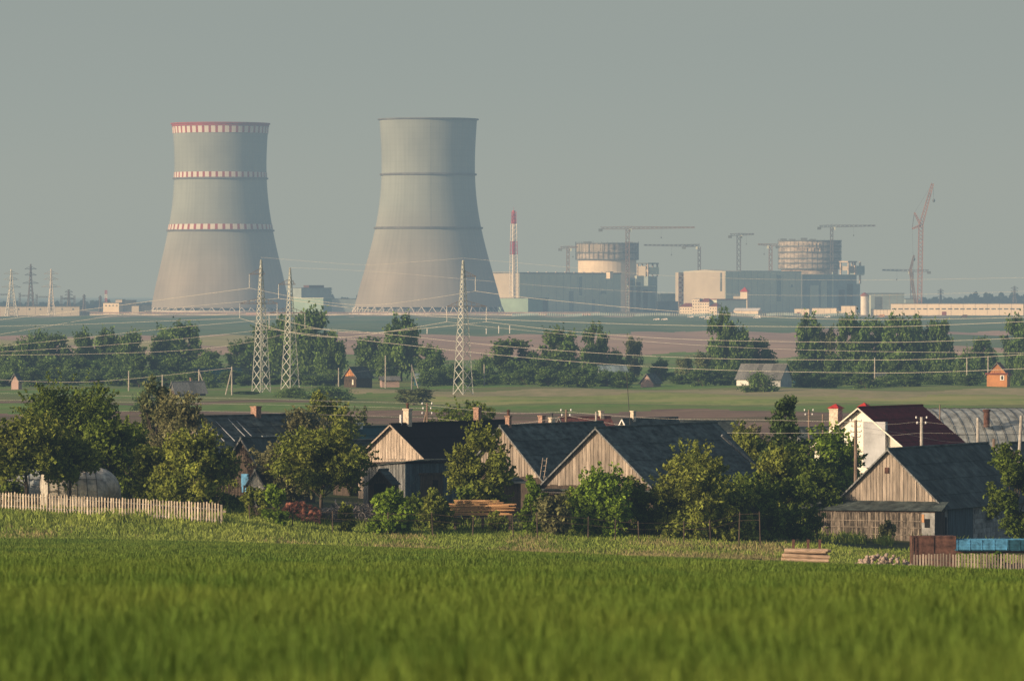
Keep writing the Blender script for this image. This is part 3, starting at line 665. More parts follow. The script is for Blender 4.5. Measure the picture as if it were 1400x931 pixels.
# ------------------------------------------------------------------ COOLING TOWERS
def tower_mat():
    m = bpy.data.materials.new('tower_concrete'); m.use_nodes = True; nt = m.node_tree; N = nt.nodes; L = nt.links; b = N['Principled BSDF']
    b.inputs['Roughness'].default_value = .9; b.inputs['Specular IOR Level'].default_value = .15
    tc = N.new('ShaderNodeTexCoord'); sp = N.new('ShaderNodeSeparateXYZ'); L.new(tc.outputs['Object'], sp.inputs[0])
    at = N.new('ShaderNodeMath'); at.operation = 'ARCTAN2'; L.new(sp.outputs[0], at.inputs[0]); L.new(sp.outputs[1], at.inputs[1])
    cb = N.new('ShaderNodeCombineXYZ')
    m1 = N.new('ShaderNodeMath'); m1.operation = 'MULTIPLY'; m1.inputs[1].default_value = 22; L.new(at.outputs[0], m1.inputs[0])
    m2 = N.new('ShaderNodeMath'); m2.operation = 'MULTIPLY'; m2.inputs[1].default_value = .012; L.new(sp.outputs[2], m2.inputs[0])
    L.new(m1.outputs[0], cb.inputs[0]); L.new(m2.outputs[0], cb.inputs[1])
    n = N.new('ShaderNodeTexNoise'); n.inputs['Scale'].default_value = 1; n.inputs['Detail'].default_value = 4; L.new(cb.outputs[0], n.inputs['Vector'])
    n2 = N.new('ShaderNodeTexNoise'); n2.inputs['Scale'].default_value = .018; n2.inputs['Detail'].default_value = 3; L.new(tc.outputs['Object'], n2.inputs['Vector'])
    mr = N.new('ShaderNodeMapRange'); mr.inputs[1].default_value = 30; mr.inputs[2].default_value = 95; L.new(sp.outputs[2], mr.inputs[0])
    mx = N.new('ShaderNodeMix'); mx.data_type = 'RGBA'; mx.inputs[6].default_value = (.275, .262, .24, 1); mx.inputs[7].default_value = (.235, .272, .264, 1)  # height tint and broad blotches: weathering plus patchy cloud light put into colour
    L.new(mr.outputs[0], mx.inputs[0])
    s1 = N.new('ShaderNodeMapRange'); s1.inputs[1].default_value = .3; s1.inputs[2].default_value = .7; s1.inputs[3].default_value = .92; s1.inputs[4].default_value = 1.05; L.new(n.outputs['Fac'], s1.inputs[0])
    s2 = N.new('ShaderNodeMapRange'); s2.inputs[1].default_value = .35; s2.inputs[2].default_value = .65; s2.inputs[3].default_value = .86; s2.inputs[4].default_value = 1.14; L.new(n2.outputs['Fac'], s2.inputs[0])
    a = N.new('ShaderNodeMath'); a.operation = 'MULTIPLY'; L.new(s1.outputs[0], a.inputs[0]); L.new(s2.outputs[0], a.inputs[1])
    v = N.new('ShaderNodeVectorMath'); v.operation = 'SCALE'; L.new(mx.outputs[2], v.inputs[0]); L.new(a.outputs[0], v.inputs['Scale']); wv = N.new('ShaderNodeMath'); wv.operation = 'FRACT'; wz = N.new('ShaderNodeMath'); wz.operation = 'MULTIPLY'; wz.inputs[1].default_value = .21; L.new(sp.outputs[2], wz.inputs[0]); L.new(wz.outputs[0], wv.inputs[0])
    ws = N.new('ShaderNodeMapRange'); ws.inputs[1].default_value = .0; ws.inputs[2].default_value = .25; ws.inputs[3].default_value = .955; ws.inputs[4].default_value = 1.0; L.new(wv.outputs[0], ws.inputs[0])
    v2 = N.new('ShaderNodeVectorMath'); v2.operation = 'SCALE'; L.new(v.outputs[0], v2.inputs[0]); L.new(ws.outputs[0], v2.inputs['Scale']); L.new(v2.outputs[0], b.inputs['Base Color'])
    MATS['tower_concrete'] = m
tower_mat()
def cooling_tower(cx, d, prof, ybase, label, bands):
    m = M(d); g = Gp(cx, d); t = thing('cooling_tower', label, 'cooling tower', g)
    zz = lambda y: Z(y, d)-g.z
    ys = [p[0] for p in prof][::-1]; ws = [p[1] for p in prof][::-1]
    yy = np.linspace(prof[0][0], ybase, 60)
    coef = np.polyfit([p[0] for p in prof], [p[1] for p in prof], 4)
    rad = lambda y: float(np.polyval(coef, y))*m
    pr = [(rad(y), zz(y)) for y in yy]
    th = 1.2
    full = pr[::-1]+[(r-th, z) for r, z in pr]+[(pr[-1][0]-th, pr[-1][1])]
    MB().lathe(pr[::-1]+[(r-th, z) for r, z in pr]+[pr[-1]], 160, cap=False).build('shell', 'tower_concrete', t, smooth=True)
    top = prof[0][0]; MB().lathe([(rad(top)+.1, zz(top+2.2)), (rad(top)+1.5, zz(top+1.6)), (rad(top)+1.5, zz(top)), (rad(top)-1.1, zz(top)+.02)], 120, cap=False).build('rim', 'ring_dark' if not bands else 'tower_band_red', t)
    ring = [(239, 1.0), (312, 1.0)] if not bands else [(244.5, .9), (315.5, .9)]
    for y, h in ring:
        r = rad(y); MB().lathe([(r-.1, zz(y)-.9), (r+1.5, zz(y)-.7), (r+1.5, zz(y)+.7), (r-.1, zz(y)+.9)], 120, cap=False).build('walkway', 'ring_dark', t)
    if bands:
        for y0, y1 in bands:
            n = 44
            mb = MB(); mi = []
            for i in range(n):
                for fa, fb, k0 in ((i+.0, i+.62, 0), (i+.62, i+1.0, 1)):
                    for q in range(3):
                        a0 = 2*math.pi*(fa+(fb-fa)*q/3)/n; a1 = 2*math.pi*(fa+(fb-fa)*(q+1)/3)/n; mi.append(k0)
                        rv = lambda a_, y: ((rad(y)+.45)*math.cos(a_), (rad(y)+.45)*math.sin(a_), zz(y))
                        b0 = len(mb.v); mb.v += [rv(a0, y1), rv(a0, y0)]; mb.t.append(0)
                        mb.f.append((b0, (b0+2) % (n*12), (b0+3) % (n*12), b0+1))
            o = mb.build('chequered_band', 'tower_band_white', t); o.data.materials.append(m_('tower_band_red')); o.data.polygons.foreach_set('material_index', mi)
        MB().lathe([(rad(170)+.5, zz(173.5)), (rad(170)+.5, zz(top+1.5))], 120, cap=False).build('red_band', 'tower_band_red', t)
    # diagonal columns under the shell
    mb = MB(); n = 44; rb = rad(ybase); r2 = rb+3.0; zt = zz(ybase)+.4
    for i in range(n):
        a = 2*math.pi*i/n
        for s in (-.5, .5):
            b = a+2*math.pi*s/n; mb.beam((r2*math.cos(a), r2*math.sin(a), -1), (rb*math.cos(b), rb*math.sin(b), zt), .38, n=4)
    mb.build('support_columns', 'strut', t)
    MB().lathe([(r2+2, -1.5), (r2+2, 1.4), (r2+1, 1.4), (r2+1, -1.5)], 96, cap=False).build('basin_wall', 'strut', t)
    MB().lathe([(rb-3, -1), (rb-3, zt)], 64, cap=True).build('fill_shade_drum', 'ind_dark', t)  # dark drum stands in for the shade behind the columns
    if not bands:
        a = -math.pi/2+.06; mb = MB(); pts = [Vector((( rad(y)+.4)*math.cos(a), (rad(y)+.4)*math.sin(a), zz(y))) for y in np.linspace(163, 312, 30)]
        mb.path(pts, .05, 4); mb.build('ladder', 'ring_dark', t)
cooling_tower(301.5, 5300, [(169, 65.8), (205, 63.6), (243, 63), (278, 65.5), (310, 70.8), (350, 79.5), (390, 88), (421, 94.8)], 421,
              'left cooling tower with three red and white chequered bands', [(174, 183), (236, 243.5), (307, 314.5)])
cooling_tower(585.5, 4850, [(163, 66.6), (200, 64.6), (239, 64), (275, 66.2), (312, 72.6), (350, 82), (390, 92.8), (420, 101)], 420,
              'right plain concrete cooling tower with two dark rings', [])
# ------------------------------------------------------------------ BLOCK BUILDINGS (far)
def frame(name, label, cat, pc, d, al, group=None):
    return thing(name, label, cat, Gp(pc, d), R(al), group)
class B:
    """building seen on a corner: left face pl..pc, right face pc..pr, both in photo columns"""
    def __init__(s, name, label, cat, pl, pc, pr, d, al=48, group=None, root=None, W=None):
        s.d = d; s.m = M(d); s.al = R(al); s.g = Gp(pc, d); s.pc = pc
        s.W = W or max(.5, (pc-pl)*s.m/math.sin(s.al)); s.L = max(.5, (pr-pc)*s.m/math.cos(s.al))
        s.root = root or frame(name, label, cat, pc, d, al, group)
    def z(s, py): return Z(py, s.d)-s.g.z
    def u(s, px): return (px-s.pc)*s.m/math.cos(s.al)
    def v(s, px): return (s.pc-px)*s.m/math.sin(s.al)
    def box(s, name, mt, y0, x=(0, None), y=(0, None), zb=-.5, tone=0):
        x1 = s.L if x[1] is None else x[1]; y1 = s.W if y[1] is None else y[1]
        return MB().box((x[0], y[0], zb), (x1, y1, s.z(y0)), tone).build(name, mt, s.root)
    def right_panel(s, name, mt, px0, px1, py0, py1, proud=.15, parent=None):
        return MB().box((s.u(px0), -proud, s.z(py1)), (s.u(px1), -.004, s.z(py0))).build(name, mt, parent or s.root)
    def left_panel(s, name, mt, px0, px1, py0, py1, proud=.15, parent=None):
        return MB().box((-proud, s.v(px1), s.z(py1)), (-.004, s.v(px0), s.z(py0))).build(name, mt, parent or s.root)
    def roofslab(s, name, mt, py, th=.8, o=.5):
        z = s.z(py); return MB().box((-o, -o, z+.01), (s.L+o, s.W+o, z+th)).build(name, mt, s.root)
def seams(b, n, z1, mt='ind_dark'):
    mb = MB()
    for i in range(1, n): x = b.L*i/n; mb.box((x-.12, -.1, 0), (x+.12, -.003, z1))
    mb.build('wall_seams', mt, b.root)
# unit one
b = B('turbine_hall', 'long grey green turbine hall beside the red and white stack', 'power plant building', 665, 710, 852, 5150, 50)
b.box('wall', 'grey_clad', 374); b.left_panel('end_wall', 'cream_clad', 665, 709.5, 372, 408, .4); b.left_panel('lower_end_wall', 'teal_clad', 660, 709, 408.5, 434, .3)
b.roofslab('roof', 'ind_dark', 374, 1.0)
for px0, px1, py0, py1 in ((793, 797, 378, 404), (779, 785, 398, 426), (823, 831, 398, 402), (811, 815, 410, 427)): b.right_panel('dark_panel', 'blue_clad', px0, px1, py0, py1)
b.left_panel('stairway', 'ind_dark', 703.5, 705, 374, 403, .9); MB().box((0, 3, b.z(378)), (2, 6, b.z(377))).build('stair_landing', 'ind_dark', b.root)
mb = MB()
for q in range(9): x = b.L*(.12+.09*q); mb.lathe([(1.0, b.z(373.5)), (1.0, b.z(372)), (1.4, b.z(371.6)), (.1, b.z(371))], 10, (x, 4))
mb.build('roof_vents', 'white_far', b.root); seams(b, 14, b.z(376), 'blue_clad')
b = B('machine_annex', 'low teal annex at the foot of the turbine hall', 'power plant building', 684, 722, 750, 5000, 52)
b.box('wall', 'teal_clad', 408); b.right_panel('door_panel', 'ind_dark', 742, 749, 411, 428); b.roofslab('roof', 'ind_dark', 408, .4)
def cyl_building(name, label, cx, d, parts, group=None):
    g = Gp(cx, d); t = thing(name, label, 'reactor building', g, 0, group); m = M(d)
    for nm, mt, hw, y0, y1, nn in parts:
        MB().lathe([(hw*m, Z(y1, d)-g.z), (hw*m, Z(y0, d)-g.z)], nn).build(nm, mt, t)
    return t, g, m
RD = 5460
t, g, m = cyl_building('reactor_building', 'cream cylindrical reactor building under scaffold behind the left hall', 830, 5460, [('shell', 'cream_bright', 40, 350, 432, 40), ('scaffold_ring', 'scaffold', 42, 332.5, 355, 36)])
mb = MB()
for y in (333, 346, 355):
    z = Z(y, RD)-g.z; mb.lathe([(42*m+.2, z-.4), (43.4*m, z-.4), (43.4*m, z+.4), (42*m+.2, z+.4)], 40, cap=False)
for i in range(40):
    a = 2*math.pi*i/40; r = 43*m; mb.beam((r*math.cos(a), r*math.sin(a), Z(355.5, RD)-g.z), (r*math.cos(a), r*math.sin(a), Z(331+random.uniform(-1, 1), RD)-g.z), .28, n=4)
mb.build('scaffold_decks', 'ind_dark', t)
mb = MB()
for q in range(10): a = -math.pi/2-1.25+q*.12; r = 42.3*m; mb.box((r*math.cos(a)-1.2, r*math.sin(a)-.5, Z(344, RD)-g.z), (r*math.cos(a)+1.6, r*math.sin(a)+.5, Z(334.5, RD)-g.z))
mb.build('pale_lit_cladding', 'cream_clad', t)
mb = MB(); 
for (a, y0) in ((-.9, 328), (.2, 329.5), (1.0, 328.5), (-.2, 330.5)): mb.box((a*30*m-4, -4, Z(333, RD)-g.z), (a*30*m+4, 4, Z(y0+2.4, RD)-g.z))
mb.build('roof_clutter', 'ind_dark', t)
b = B('safety_building', 'stepped grey blue service block right of the left reactor', 'power plant building', 858.5, 860, 897, 5180, 50)
b.box('wall', 'blue_clad', 392); b.box('lower_block', 'blue_clad', 380, (.5, b.u(872)), (2.5, 4.5)); b.box('upper_block', 'grey_clad', 377, (b.u(874), b.u(884)), (2.6, 5))
for a in ((862, 866, 383, 426), (870, 876, 386, 426), (880, 886, 396, 426)): b.right_panel('recess', 'ind_dark', *a)
b.roofslab('roof', 'grey_clad', 392, .8)
b = B('transport_portal', 'orange and grey lifting portal tower right of left reactor', 'structure', 872, 886, 899, 5230, 48)
b.box('lower_wall', 'blue_clad', 378); mb = MB()
for (x, y) in ((0, 0), (b.L*.5, 0), (b.L, 0), (0, b.W), (b.L*.5, b.W), (b.L, b.W)): mb.box((x-.6, y-.6, b.z(378)), (x+.6, y+.6, b.z(360)))
mb.build('columns', 'scaffold_lit', b.root); MB().box((-1, -1, b.z(361)), (b.L+1, b.W+1, b.z(359.5))).build('top_deck', 'ind_dark', b.root)
MB().box((b.L*.1, -.8, b.z(375)), (b.L+1.5, b.W*.5, b.z(365.5))).build('cabin', 'grey_clad', b.root); MB().box((.5, .5, b.z(372)), (b.L*.6, b.W, b.z(368))).build('cladding', 'cream_bright', b.root)
MB().box((-.5, b.W*.2, b.z(378)), (b.L*.15, b.W*.9, b.z(364))).build('cladding', 'cream_clad', b.root)
b = B('ventilation_block', 'small cream block on the front of left reactor complex', 'building', 829, 834, 838, 5120, 50)
b.box('wall', 'cream_bright', 372, zb=b.z(381)); b.roofslab('roof', 'ind_dark', 372, .5)
# vent stack
def vent_stack():
    d = 5120; g = Gp(702.5, d); m = M(d); t = thing('ventilation_stack', 'tall red and white lattice braced ventilation stack', 'chimney', g)
    zz = lambda y: Z(y, d)-g.z
    for nm, mt, y0, y1, r0, r1 in (('red_section', 'stack_red', 288, 306, 2.0, 3.0), ('white_section', 'stack_white', 306, 330, 2.1, 2.2), ('red_section', 'stack_red', 330, 348, 2.3, 2.4), ('white_section', 'stack_white', 348, 434, 2.3, 2.4)):
        MB().lathe([(r1*m, zz(y1)), (r0*m, zz(y0)-.02)], 20).build(nm, mt, t)
    for nm, mt, y0, y1 in (('red_lattice', 'stack_red', 306, 290), ('white_lattice', 'stack_white', 330, 306.2), ('red_lattice', 'stack_red', 348, 330.2), ('white_lattice', 'stack_white', 434, 348.2)):
        w = lambda y: (3.9+(y-306)*.022)*2*m if y > 306 else 6.4*m
        MB().lattice((0, 0, zz(y0)), (0, 0, zz(y1)), w(y0), max(3, int((y0-y1)/5)), .24, w(y1)).build(nm, mt, t)
    MB().beam((0, 0, zz(288)), (0, 0, zz(283)), .25, .1).build('lightning_rod', 'stack_red', t)
vent_stack()
# unit two
b = B('turbine_hall', 'pale turbine hall with striped left corner behind red roofed offices', 'power plant building', 936, 992, 1102, 5150, 48)
b.box('wall', 'grey_clad', 371); b.left_panel('end_wall', 'cream_clad', 936.5, 991.5, 371.5, 434, .4)
MB().prism_x([(0, b.z(371)), (b.W, b.z(371)), (b.W*.5, b.z(368.8))], 0, b.L*.2).build('roof', 'cream_clad', b.root)
MB().box((b.L*.2+.1, 0, b.z(371)+.01), (b.L, b.W, b.z(370.2))).build('roof_edge', 'ind_dark', b.root)
b.left_panel('stairway', 'ind_dark', 985.5, 987.5, 373, 398, .9); b.right_panel('dark_panel', 'blue_clad', 1066, 1072, 376, 412)
b.right_panel('stain_panel', 'blue_clad', 1086, 1089, 389, 393); seams(b, 12, b.z(373), 'blue_clad')
b = B('stair_tower', 'narrow chequered stair tower at left corner of right hall', 'building', 923.5, 927.5, 936.5, 5180, 40)
b.box('wall', 'cream_clad', 372.5); mb = MB()
for i in range(14):
    for j in range(2):
        if (i+j) % 2: mb.box((b.L*(.1+.42*j), -.3, b.z(375+i*3.4)), (b.L*(.48+.42*j), -.004, b.z(377.6+i*3.4)) ) if False else mb.box((b.L*(.1+.42*j), -.3, b.z(377.6+i*3.4)), (b.L*(.48+.42*j), -.004, b.z(375+i*3.4)))
mb.build('brick_infill', 'roof_red_far', b.root)
b = B('service_building', 'dark blue unfinished service block below the right reactor', 'power plant building', 1096, 1097, 1176, 5100, 46)
b.box('wall', 'blue_clad', 376)
for a in ((1108, 1120, 390, 428), (1124, 1132, 384, 428), (1140, 1141.5, 372, 428), (1150, 1158, 396, 428), (1162, 1170, 388, 428)): b.right_panel('wall_bay', 'ind_dark' if a[0] % 4 else 'grey_clad', *a, proud=.5)
b.roofslab('roof', 'grey_clad', 376, .6)
RD = 5480
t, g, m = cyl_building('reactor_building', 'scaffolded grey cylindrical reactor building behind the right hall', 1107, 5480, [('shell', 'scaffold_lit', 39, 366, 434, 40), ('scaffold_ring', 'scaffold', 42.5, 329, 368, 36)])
mb = MB()
for y in (329.5, 337, 345, 353.5, 360, 367.5):
    z = Z(y, RD)-g.z; mb.lathe([(42.5*m+.2, z-.45), (43.8*m, z-.45), (43.8*m, z+.45), (42.5*m+.2, z+.45)], 40, cap=False)
for i in range(44):
    a = 2*math.pi*i/44; r = 43.4*m; mb.beam((r*math.cos(a), r*math.sin(a), Z(368, RD)-g.z), (r*math.cos(a), r*math.sin(a), Z(327.5+random.uniform(-1, 1), RD)-g.z), .13, n=4)
mb.build('scaffold_decks', 'ind_dark', t)
mb = MB()
for q in range(16):
    a = -math.pi/2-.55+q*.055; r = 42.6*m; y = random.choice((333, 336, 339)); mb.box((r*math.cos(a)-.9, r*math.sin(a)-.4, Z(y+7, RD)-g.z), (r*math.cos(a)+.9, r*math.sin(a)+.4, Z(y, RD)-g.z), rt(.2))
mb.build('pale_lit_cladding', 'scaffold_lit', t)  # pale boxes paint the sunlit mid-left of the scaffold
mb = MB()
for (a, y0) in ((-.9, 326.5), (-.6, 327), (-.2, 325.5), (.1, 327)): mb.box((a*40*m-3, -6, Z(330, RD)-g.z), (a*40*m+3, 2, Z(y0, RD)-g.z))
mb.build('roof_clutter', 'ind_dark', t)
b = B('transport_portal', 'concrete lifting portal tower right of the right reactor', 'structure', 1150, 1160, 1181, 5200, 44)
b.box('lower_wall', 'blue_clad', 388, (0, b.L*.8)); mb = MB()
for (x, y) in ((0, 0), (b.L*.45, 0), (b.L*.8, 0), (0, b.W), (b.L*.8, b.W)): mb.box((x-.7, y-.7, b.z(388)), (x+.7, y+.7, b.z(358)))
mb.build('columns', 'scaffold_lit', b.root); MB().box((-1.5, -1, b.z(359)), (b.L*.55, b.W+1, b.z(357))).build('top_deck', 'scaffold_lit', b.root)
MB().box((b.L*.5, -1.2, b.z(375)), (b.L*1.05, b.W*.8, b.z(363.5))).build('cabin', 'blue_clad', b.root); MB().box((1, 1, b.z(370)), (b.L*.42, b.W, b.z(364))).build('cladding', 'cream_clad', b.root)
MB().box((-1.5, -1.2, b.z(376.5)), (b.L*1.02, b.W+1, b.z(375.2))).build('deck', 'grey_clad', b.root)
# right back building, annexes
def hall(name, label, cat, pl, pc, pr, yt, d, al, wm, em=None, rm='ind_dark', wins=None, winm='ind_dark', door=None, yb=436):
    b = B(name, label, cat, pl, pc, pr, d, al); b.box('wall', wm, yt); b.roofslab('roof', rm, yt, .6, .4)
    if em: b.left_panel('end_wall', em, pl+.1, pc-.1, yt+.5, yb, .2)
    if wins:
        x0, x1, st, w, y0, y1 = wins; x = x0
        while x < x1: b.right_panel('window', winm, x, x+w, y0, y1, .12); x += st
    if door: b.right_panel('door', 'ind_dark', *door)
    return b
# these face the sun: al small keeps the long face turned left
hall('warehouse', 'very long cream warehouse with a row of dark windows at right', 'warehouse', 1216.5, 1217.5, 1397, 415.5, 4500, -22, 'white_clad', wins=(1219, 1393, 8.4, 6.0, 421.4, 423.0), door=(1287, 1293, 426, 433)) if False else None
def front_hall(name, label, cat, x0, x1, yt, d, wm, rot=-18, depth=14, wins=None, door=None, seam=0, rm='ind_dark', gable=0, doorm='roof_red_far', group=None):
    """long face turned toward the sun; x0..x1 photo columns of its front"""
    m = M(d); g = Gp(x0, d); a = R(rot); L = (x1-x0)*m/math.cos(a); t = thing(name, label, cat, g, a, group)
    z = lambda y: Z(y, d)-g.z; u = lambda px: (px-x0)*m/math.cos(a)
    zt = z(yt); MB().box((0, 0, -1), (L, depth, zt)).build('wall', wm, t)
    if gable: MB().prism_x([(-.5, zt+.01), (depth+.5, zt+.01), (depth/2, zt+gable)], -.4, L+.4).build('roof', rm, t)
    else: MB().box((-.3, -.3, zt+.01), (L+.3, depth+.3, zt+.5)).build('roof', rm, t)
    if wins:
        xa, xb, st, w, y0, y1 = wins; x = xa
        while x < xb: MB().box((u(x), -.12, z(y1)), (u(x+w), -.004, z(y0))).build('window', 'ind_dark', t); x += st
    if door:
        for dd in door: MB().box((u(dd[0]), -.14, z(dd[3])), (u(dd[1]), -.004, z(dd[2]))).build('door', doorm, t)
    if seam:
        mb = MB()
        for i in range(1, seam): x = L*i/seam; mb.box((x-.12, -.08, 0), (x+.12, -.003, zt))
        mb.build('wall_seams', 'scaffold_lit', t)
    return t
front_hall('warehouse', 'very long cream warehouse with a row of dark windows', 'warehouse', 1218, 1397, 415.5, 4560, 'white_clad', -8, 18, (1219.5, 1393, 8.4, 5.8, 421.5, 423.2), [(1287, 1293, 426, 431)], 11)
front_hall('boundary_building', 'low cream wall joining the silo and long warehouse', 'building', 1189, 1217.5, 423.5, 4600, 'white_clad', -10, 6, None, None, 6)
front_hall('dark_hall', 'dark teal hall behind the white silo tower', 'warehouse', 1186, 1237, 401.5, 4900, 'blue_clad', 12, 20, None, [(1196, 1206, 406, 425)], 5, doorm='ind_dark')
front_hall('dark_hall', 'small dark hall right of the teal hall by the red crane', 'warehouse', 1238, 1252, 409, 5000, 'blue_clad', 12, 14)
front_hall('workshop', 'low cream workshop with two brown gates', 'building', 1086, 1106, 422.5, 4600, 'cream_bright', -15, 10, None, [(1089.5, 1094, 427, 432), (1099, 1103.5, 427, 432)], 2)
front_hall('workshop', 'blank pale workshop between gate workshop and silo', 'building', 1110, 1143, 421.5, 4620, 'cream_bright', -15, 10, None, None, 4)
front_hall('workshop', 'taller pale workshop left of the white silo tower', 'building', 1150, 1169, 418.5, 4600, 'cream_bright', -15, 10, None, None, 3)
front_hall('workshop', 'tiny low workshop between the two pale workshops', 'building', 1143.5, 1149.5, 425.5, 4610, 'cream_clad', -15, 8)
front_hall('store_hall', 'pale gabled store hall below the small red roofed tower', 'building', 1003, 1036, 425, 4600, 'cream_bright', -16, 14, None, None, 3, 'white_far', 2.2)
front_hall('pink_shed', 'small pink shed left of the pale store hall', 'building', 991, 1001, 427.5, 4600, 'roof_red_far', -16, 8)
g = Gp(1182, 4600); t = thing('silo_tower', 'white round silo tower with dark cap', 'silo', g); m = M(4600); zt = Z(405, 4600)-g.z
MB().lathe([(5.6*m, -1), (5.2*m, zt)], 24).build('shaft', 'stack_white', t); MB().lathe([(5.8*m, zt), (5.8*m, zt+1), (3*m, zt+2.2), (.3, zt+3)], 24).build('cap', 'roof_red_far', t)
MB().box((6*m, -2, -1), (8.5*m, 4, Z(404, 4600)-g.z)).build('lift_shaft', 'grey_clad', t)
# office group with red roofs
g = Gp(929, 4620); a = R(-20); t = thing('office_building', 'cream office block with stepped red roofs and a stair tower', 'office building', g, a); m = M(4620)/math.cos(a); zf = lambda y: Z(y, 4620)-g.z
for k, (x0, x1, yt, dep) in enumerate(((0, 17, 419.5, 12), (17.2, 27, 409, 10), (27.2, 40, 413, 12), (40.2, 50.5, 419, 12))):
    MB().box((x0*m, 0, -1), (x1*m, dep, zf(yt))).build('wall', 'cream_bright', t)
    zt = zf(yt); c = (x0+x1)/2*m; hw = (x1-x0)/2*m+.5; rh = 3.0 if k != 1 else .8
    MB().add([(c-hw, -.5, zt+.01), (c+hw, -.5, zt+.01), (c+hw, dep+.5, zt+.01), (c-hw, dep+.5, zt+.01), (c-hw*.4, dep/2, zt+rh), (c+hw*.4, dep/2, zt+rh)], [(0, 1, 5, 4), (1, 2, 5), (2, 3, 4, 5), (3, 0, 4), (3, 2, 1, 0)]).build('roof', 'roof_red_far' if k != 1 else 'cream_bright', t)
    nx = max(1, int((x1-x0)/3)); y = yt+2.2
    while y < 430:
        for i in range(nx):
            xx = (x0+(i+.35)*(x1-x0)/nx)*m; MB().box((xx, -.1, zf(y+1.6)), (xx+.8, -.004, zf(y))).build('window', 'ind_dark', t)
        y += 4.2
b = B('long_shed', 'grey flat roofed shed behind the red roofed offices', 'building', 966, 980, 1022, 4760, 40); b.box('wall', 'grey_clad', 410); b.roofslab('roof', 'roof_red_far', 410, .8)
g = Gp(1012, 4860); t = thing('gate_tower', 'small cream tower with red pyramid roof', 'tower', g, R(-20)); m = M(4860); zt = Z(399, 4860)-g.z
MB().box((0, 0, -1), (10*m, 6, zt)).build('wall', 'cream_bright', t); c = 5*m
MB().add([(-.6, -.6, zt+.01), (10*m+.6, -.6, zt+.01), (10*m+.6, 6.6, zt+.01), (-.6, 6.6, zt+.01), (c, 3, Z(392.5, 4860)-g.z)], [(0, 1, 4), (1, 2, 4), (2, 3, 4), (3, 0, 4), (3, 2, 1, 0)]).build('roof', 'red_cap', t)
MB().prism_x([(0, -1), (6, -1), (6, Z(405, 4860)-g.z), (0, Z(405, 4860)-g.z)], -10*m, -.05).build('side_wing', 'cream_clad', t)
# left group
front_hall('warehouse', 'long pinkish cream boundary warehouse at the far left', 'warehouse', -60, 110, 419.5, 4500, 'cream_clad', -6, 12, (-50, 106, 15, 2.2, 421.5, 424), None, 14)
front_hall('annex', 'low cream annex at right end of the far left warehouse', 'building', 110.5, 120, 427.5, 4510, 'cream_clad', -6, 8)
front_hall('plant_building', 'cream block with small red roof left of left cooling tower', 'building', 141, 163, 414.5, 4800, 'cream_bright', -15, 10, (144, 160, 5, 2, 417, 419), None, 0)
front_hall('plant_building', 'upper cream block behind the small red roofed block', 'building', 158, 167, 410, 4900, 'cream_clad', -15, 8)
front_hall('plant_building', 'small cream cube close to the left cooling tower foot', 'building', 180, 190, 418.5, 4800, 'cream_clad', -15, 8)
front_hall('dark_hall', 'dark low hall between the cream blocks by left tower', 'building', 163, 186, 411, 5000, 'ind_dark', 15, 12)
front_hall('dark_hall', 'dark long low shed reaching the left cooling tower', 'building', 186, 207, 417, 5000, 'ind_dark', 15, 12)
b = B('pump_house', 'teal pump house right of the left cooling tower', 'building', 398, 442, 453, 4700, 60); b.box('wall', 'teal_clad', 408); b.roofslab('roof', 'grey_clad', 408, .4)
b.left_panel('end_wall', 'cream_clad', 400, 441, 409, 436, .2) if False else None
b = B('upper_hall', 'dark grey hall with brown roof house behind the pump house', 'building', 400, 412, 452, 5100, 40); b.box('wall', 'blue_clad', 394); b.roofslab('roof', 'ind_dark', 394, .4)
MB().box((b.u(424), 2, b.z(394)+.45), (b.u(444), 10, b.z(390))).build('roof_house', 'rust', b.root)
front_hall('dark_hall', 'far dark shed left of the right cooling tower', 'building', 454, 492, 409, 5300, 'blue_clad', 12, 14)
b = B('control_block', 'low dark block between the two reactor complexes', 'building', 899, 903, 925, 5200, 46); b.box('wall', 'blue_clad', 402); b.roofslab('roof', 'grey_clad', 402, .5)
b = B('control_block', 'lower dark block in front of the gap between reactors', 'building', 897, 900, 928, 5000, 46); b.box('wall', 'ind_dark', 412)
# pipe rack
def rack():
    d = 4640; t = thing('pipe_rack', 'long pale pipe rack running past both cooling towers', 'pipe rack', Gp(120, d)); g = t.location
    pts = [Vector((X(px, d), d, Z(430.6, d)))-g for px in range(120, 830, 10)]
    MB().path([p+Vector((0, 0, 0)) for p in pts], .75, 5).build('pipe', 'white_clad', t); MB().path([p+Vector((0, 2, 1.8)) for p in pts], .5, 5).build('pipe', 'pink_rack', t)
    mb = MB()
    for p in pts: z0 = float(gz(p.x+g.x, d))-g.z; mb.box((p.x-.35, p.y-.3, z0), (p.x+.35, p.y+.3, p.z+1.2))
    mb.build('trestles', 'pink_rack', t)
rack()
front_hall('brick_row', 'long low reddish brick row below the left turbine hall', 'building', 745, 811, 428.5, 4560, 'pink_rack', -8, 6, (747, 808, 5, 2, 429.5, 431), None, 6)
front_hall('brick_row', 'long low reddish building at the right tower foot', 'building', 560, 742, 430.2, 4650, 'pink_rack', -5, 6, None, None, 16)
front_hall('small_kiosk', 'small pink roofed kiosk in front of left cooling tower', 'kiosk', 336, 358, 427, 4560, 'pink_rack', -8, 6)
cab = [(720, 729, 'leftmost white site cabin below the left turbine hall'), (735, 748, 'second white site cabin from the left'), (751, 766, 'third white site cabin from the left'), (773, 778, 'tiny white cabin in the cabin row'), (791, 811, 'long white flat cabin right in the row'), (869, 877, 'orange cream cabin standing alone'), (892, 903, 'low white cabin near the offices'), (1062, 1067, 'tiny cream cabin near the workshops'), (684, 700, 'grey blue cabin by the right tower foot')]
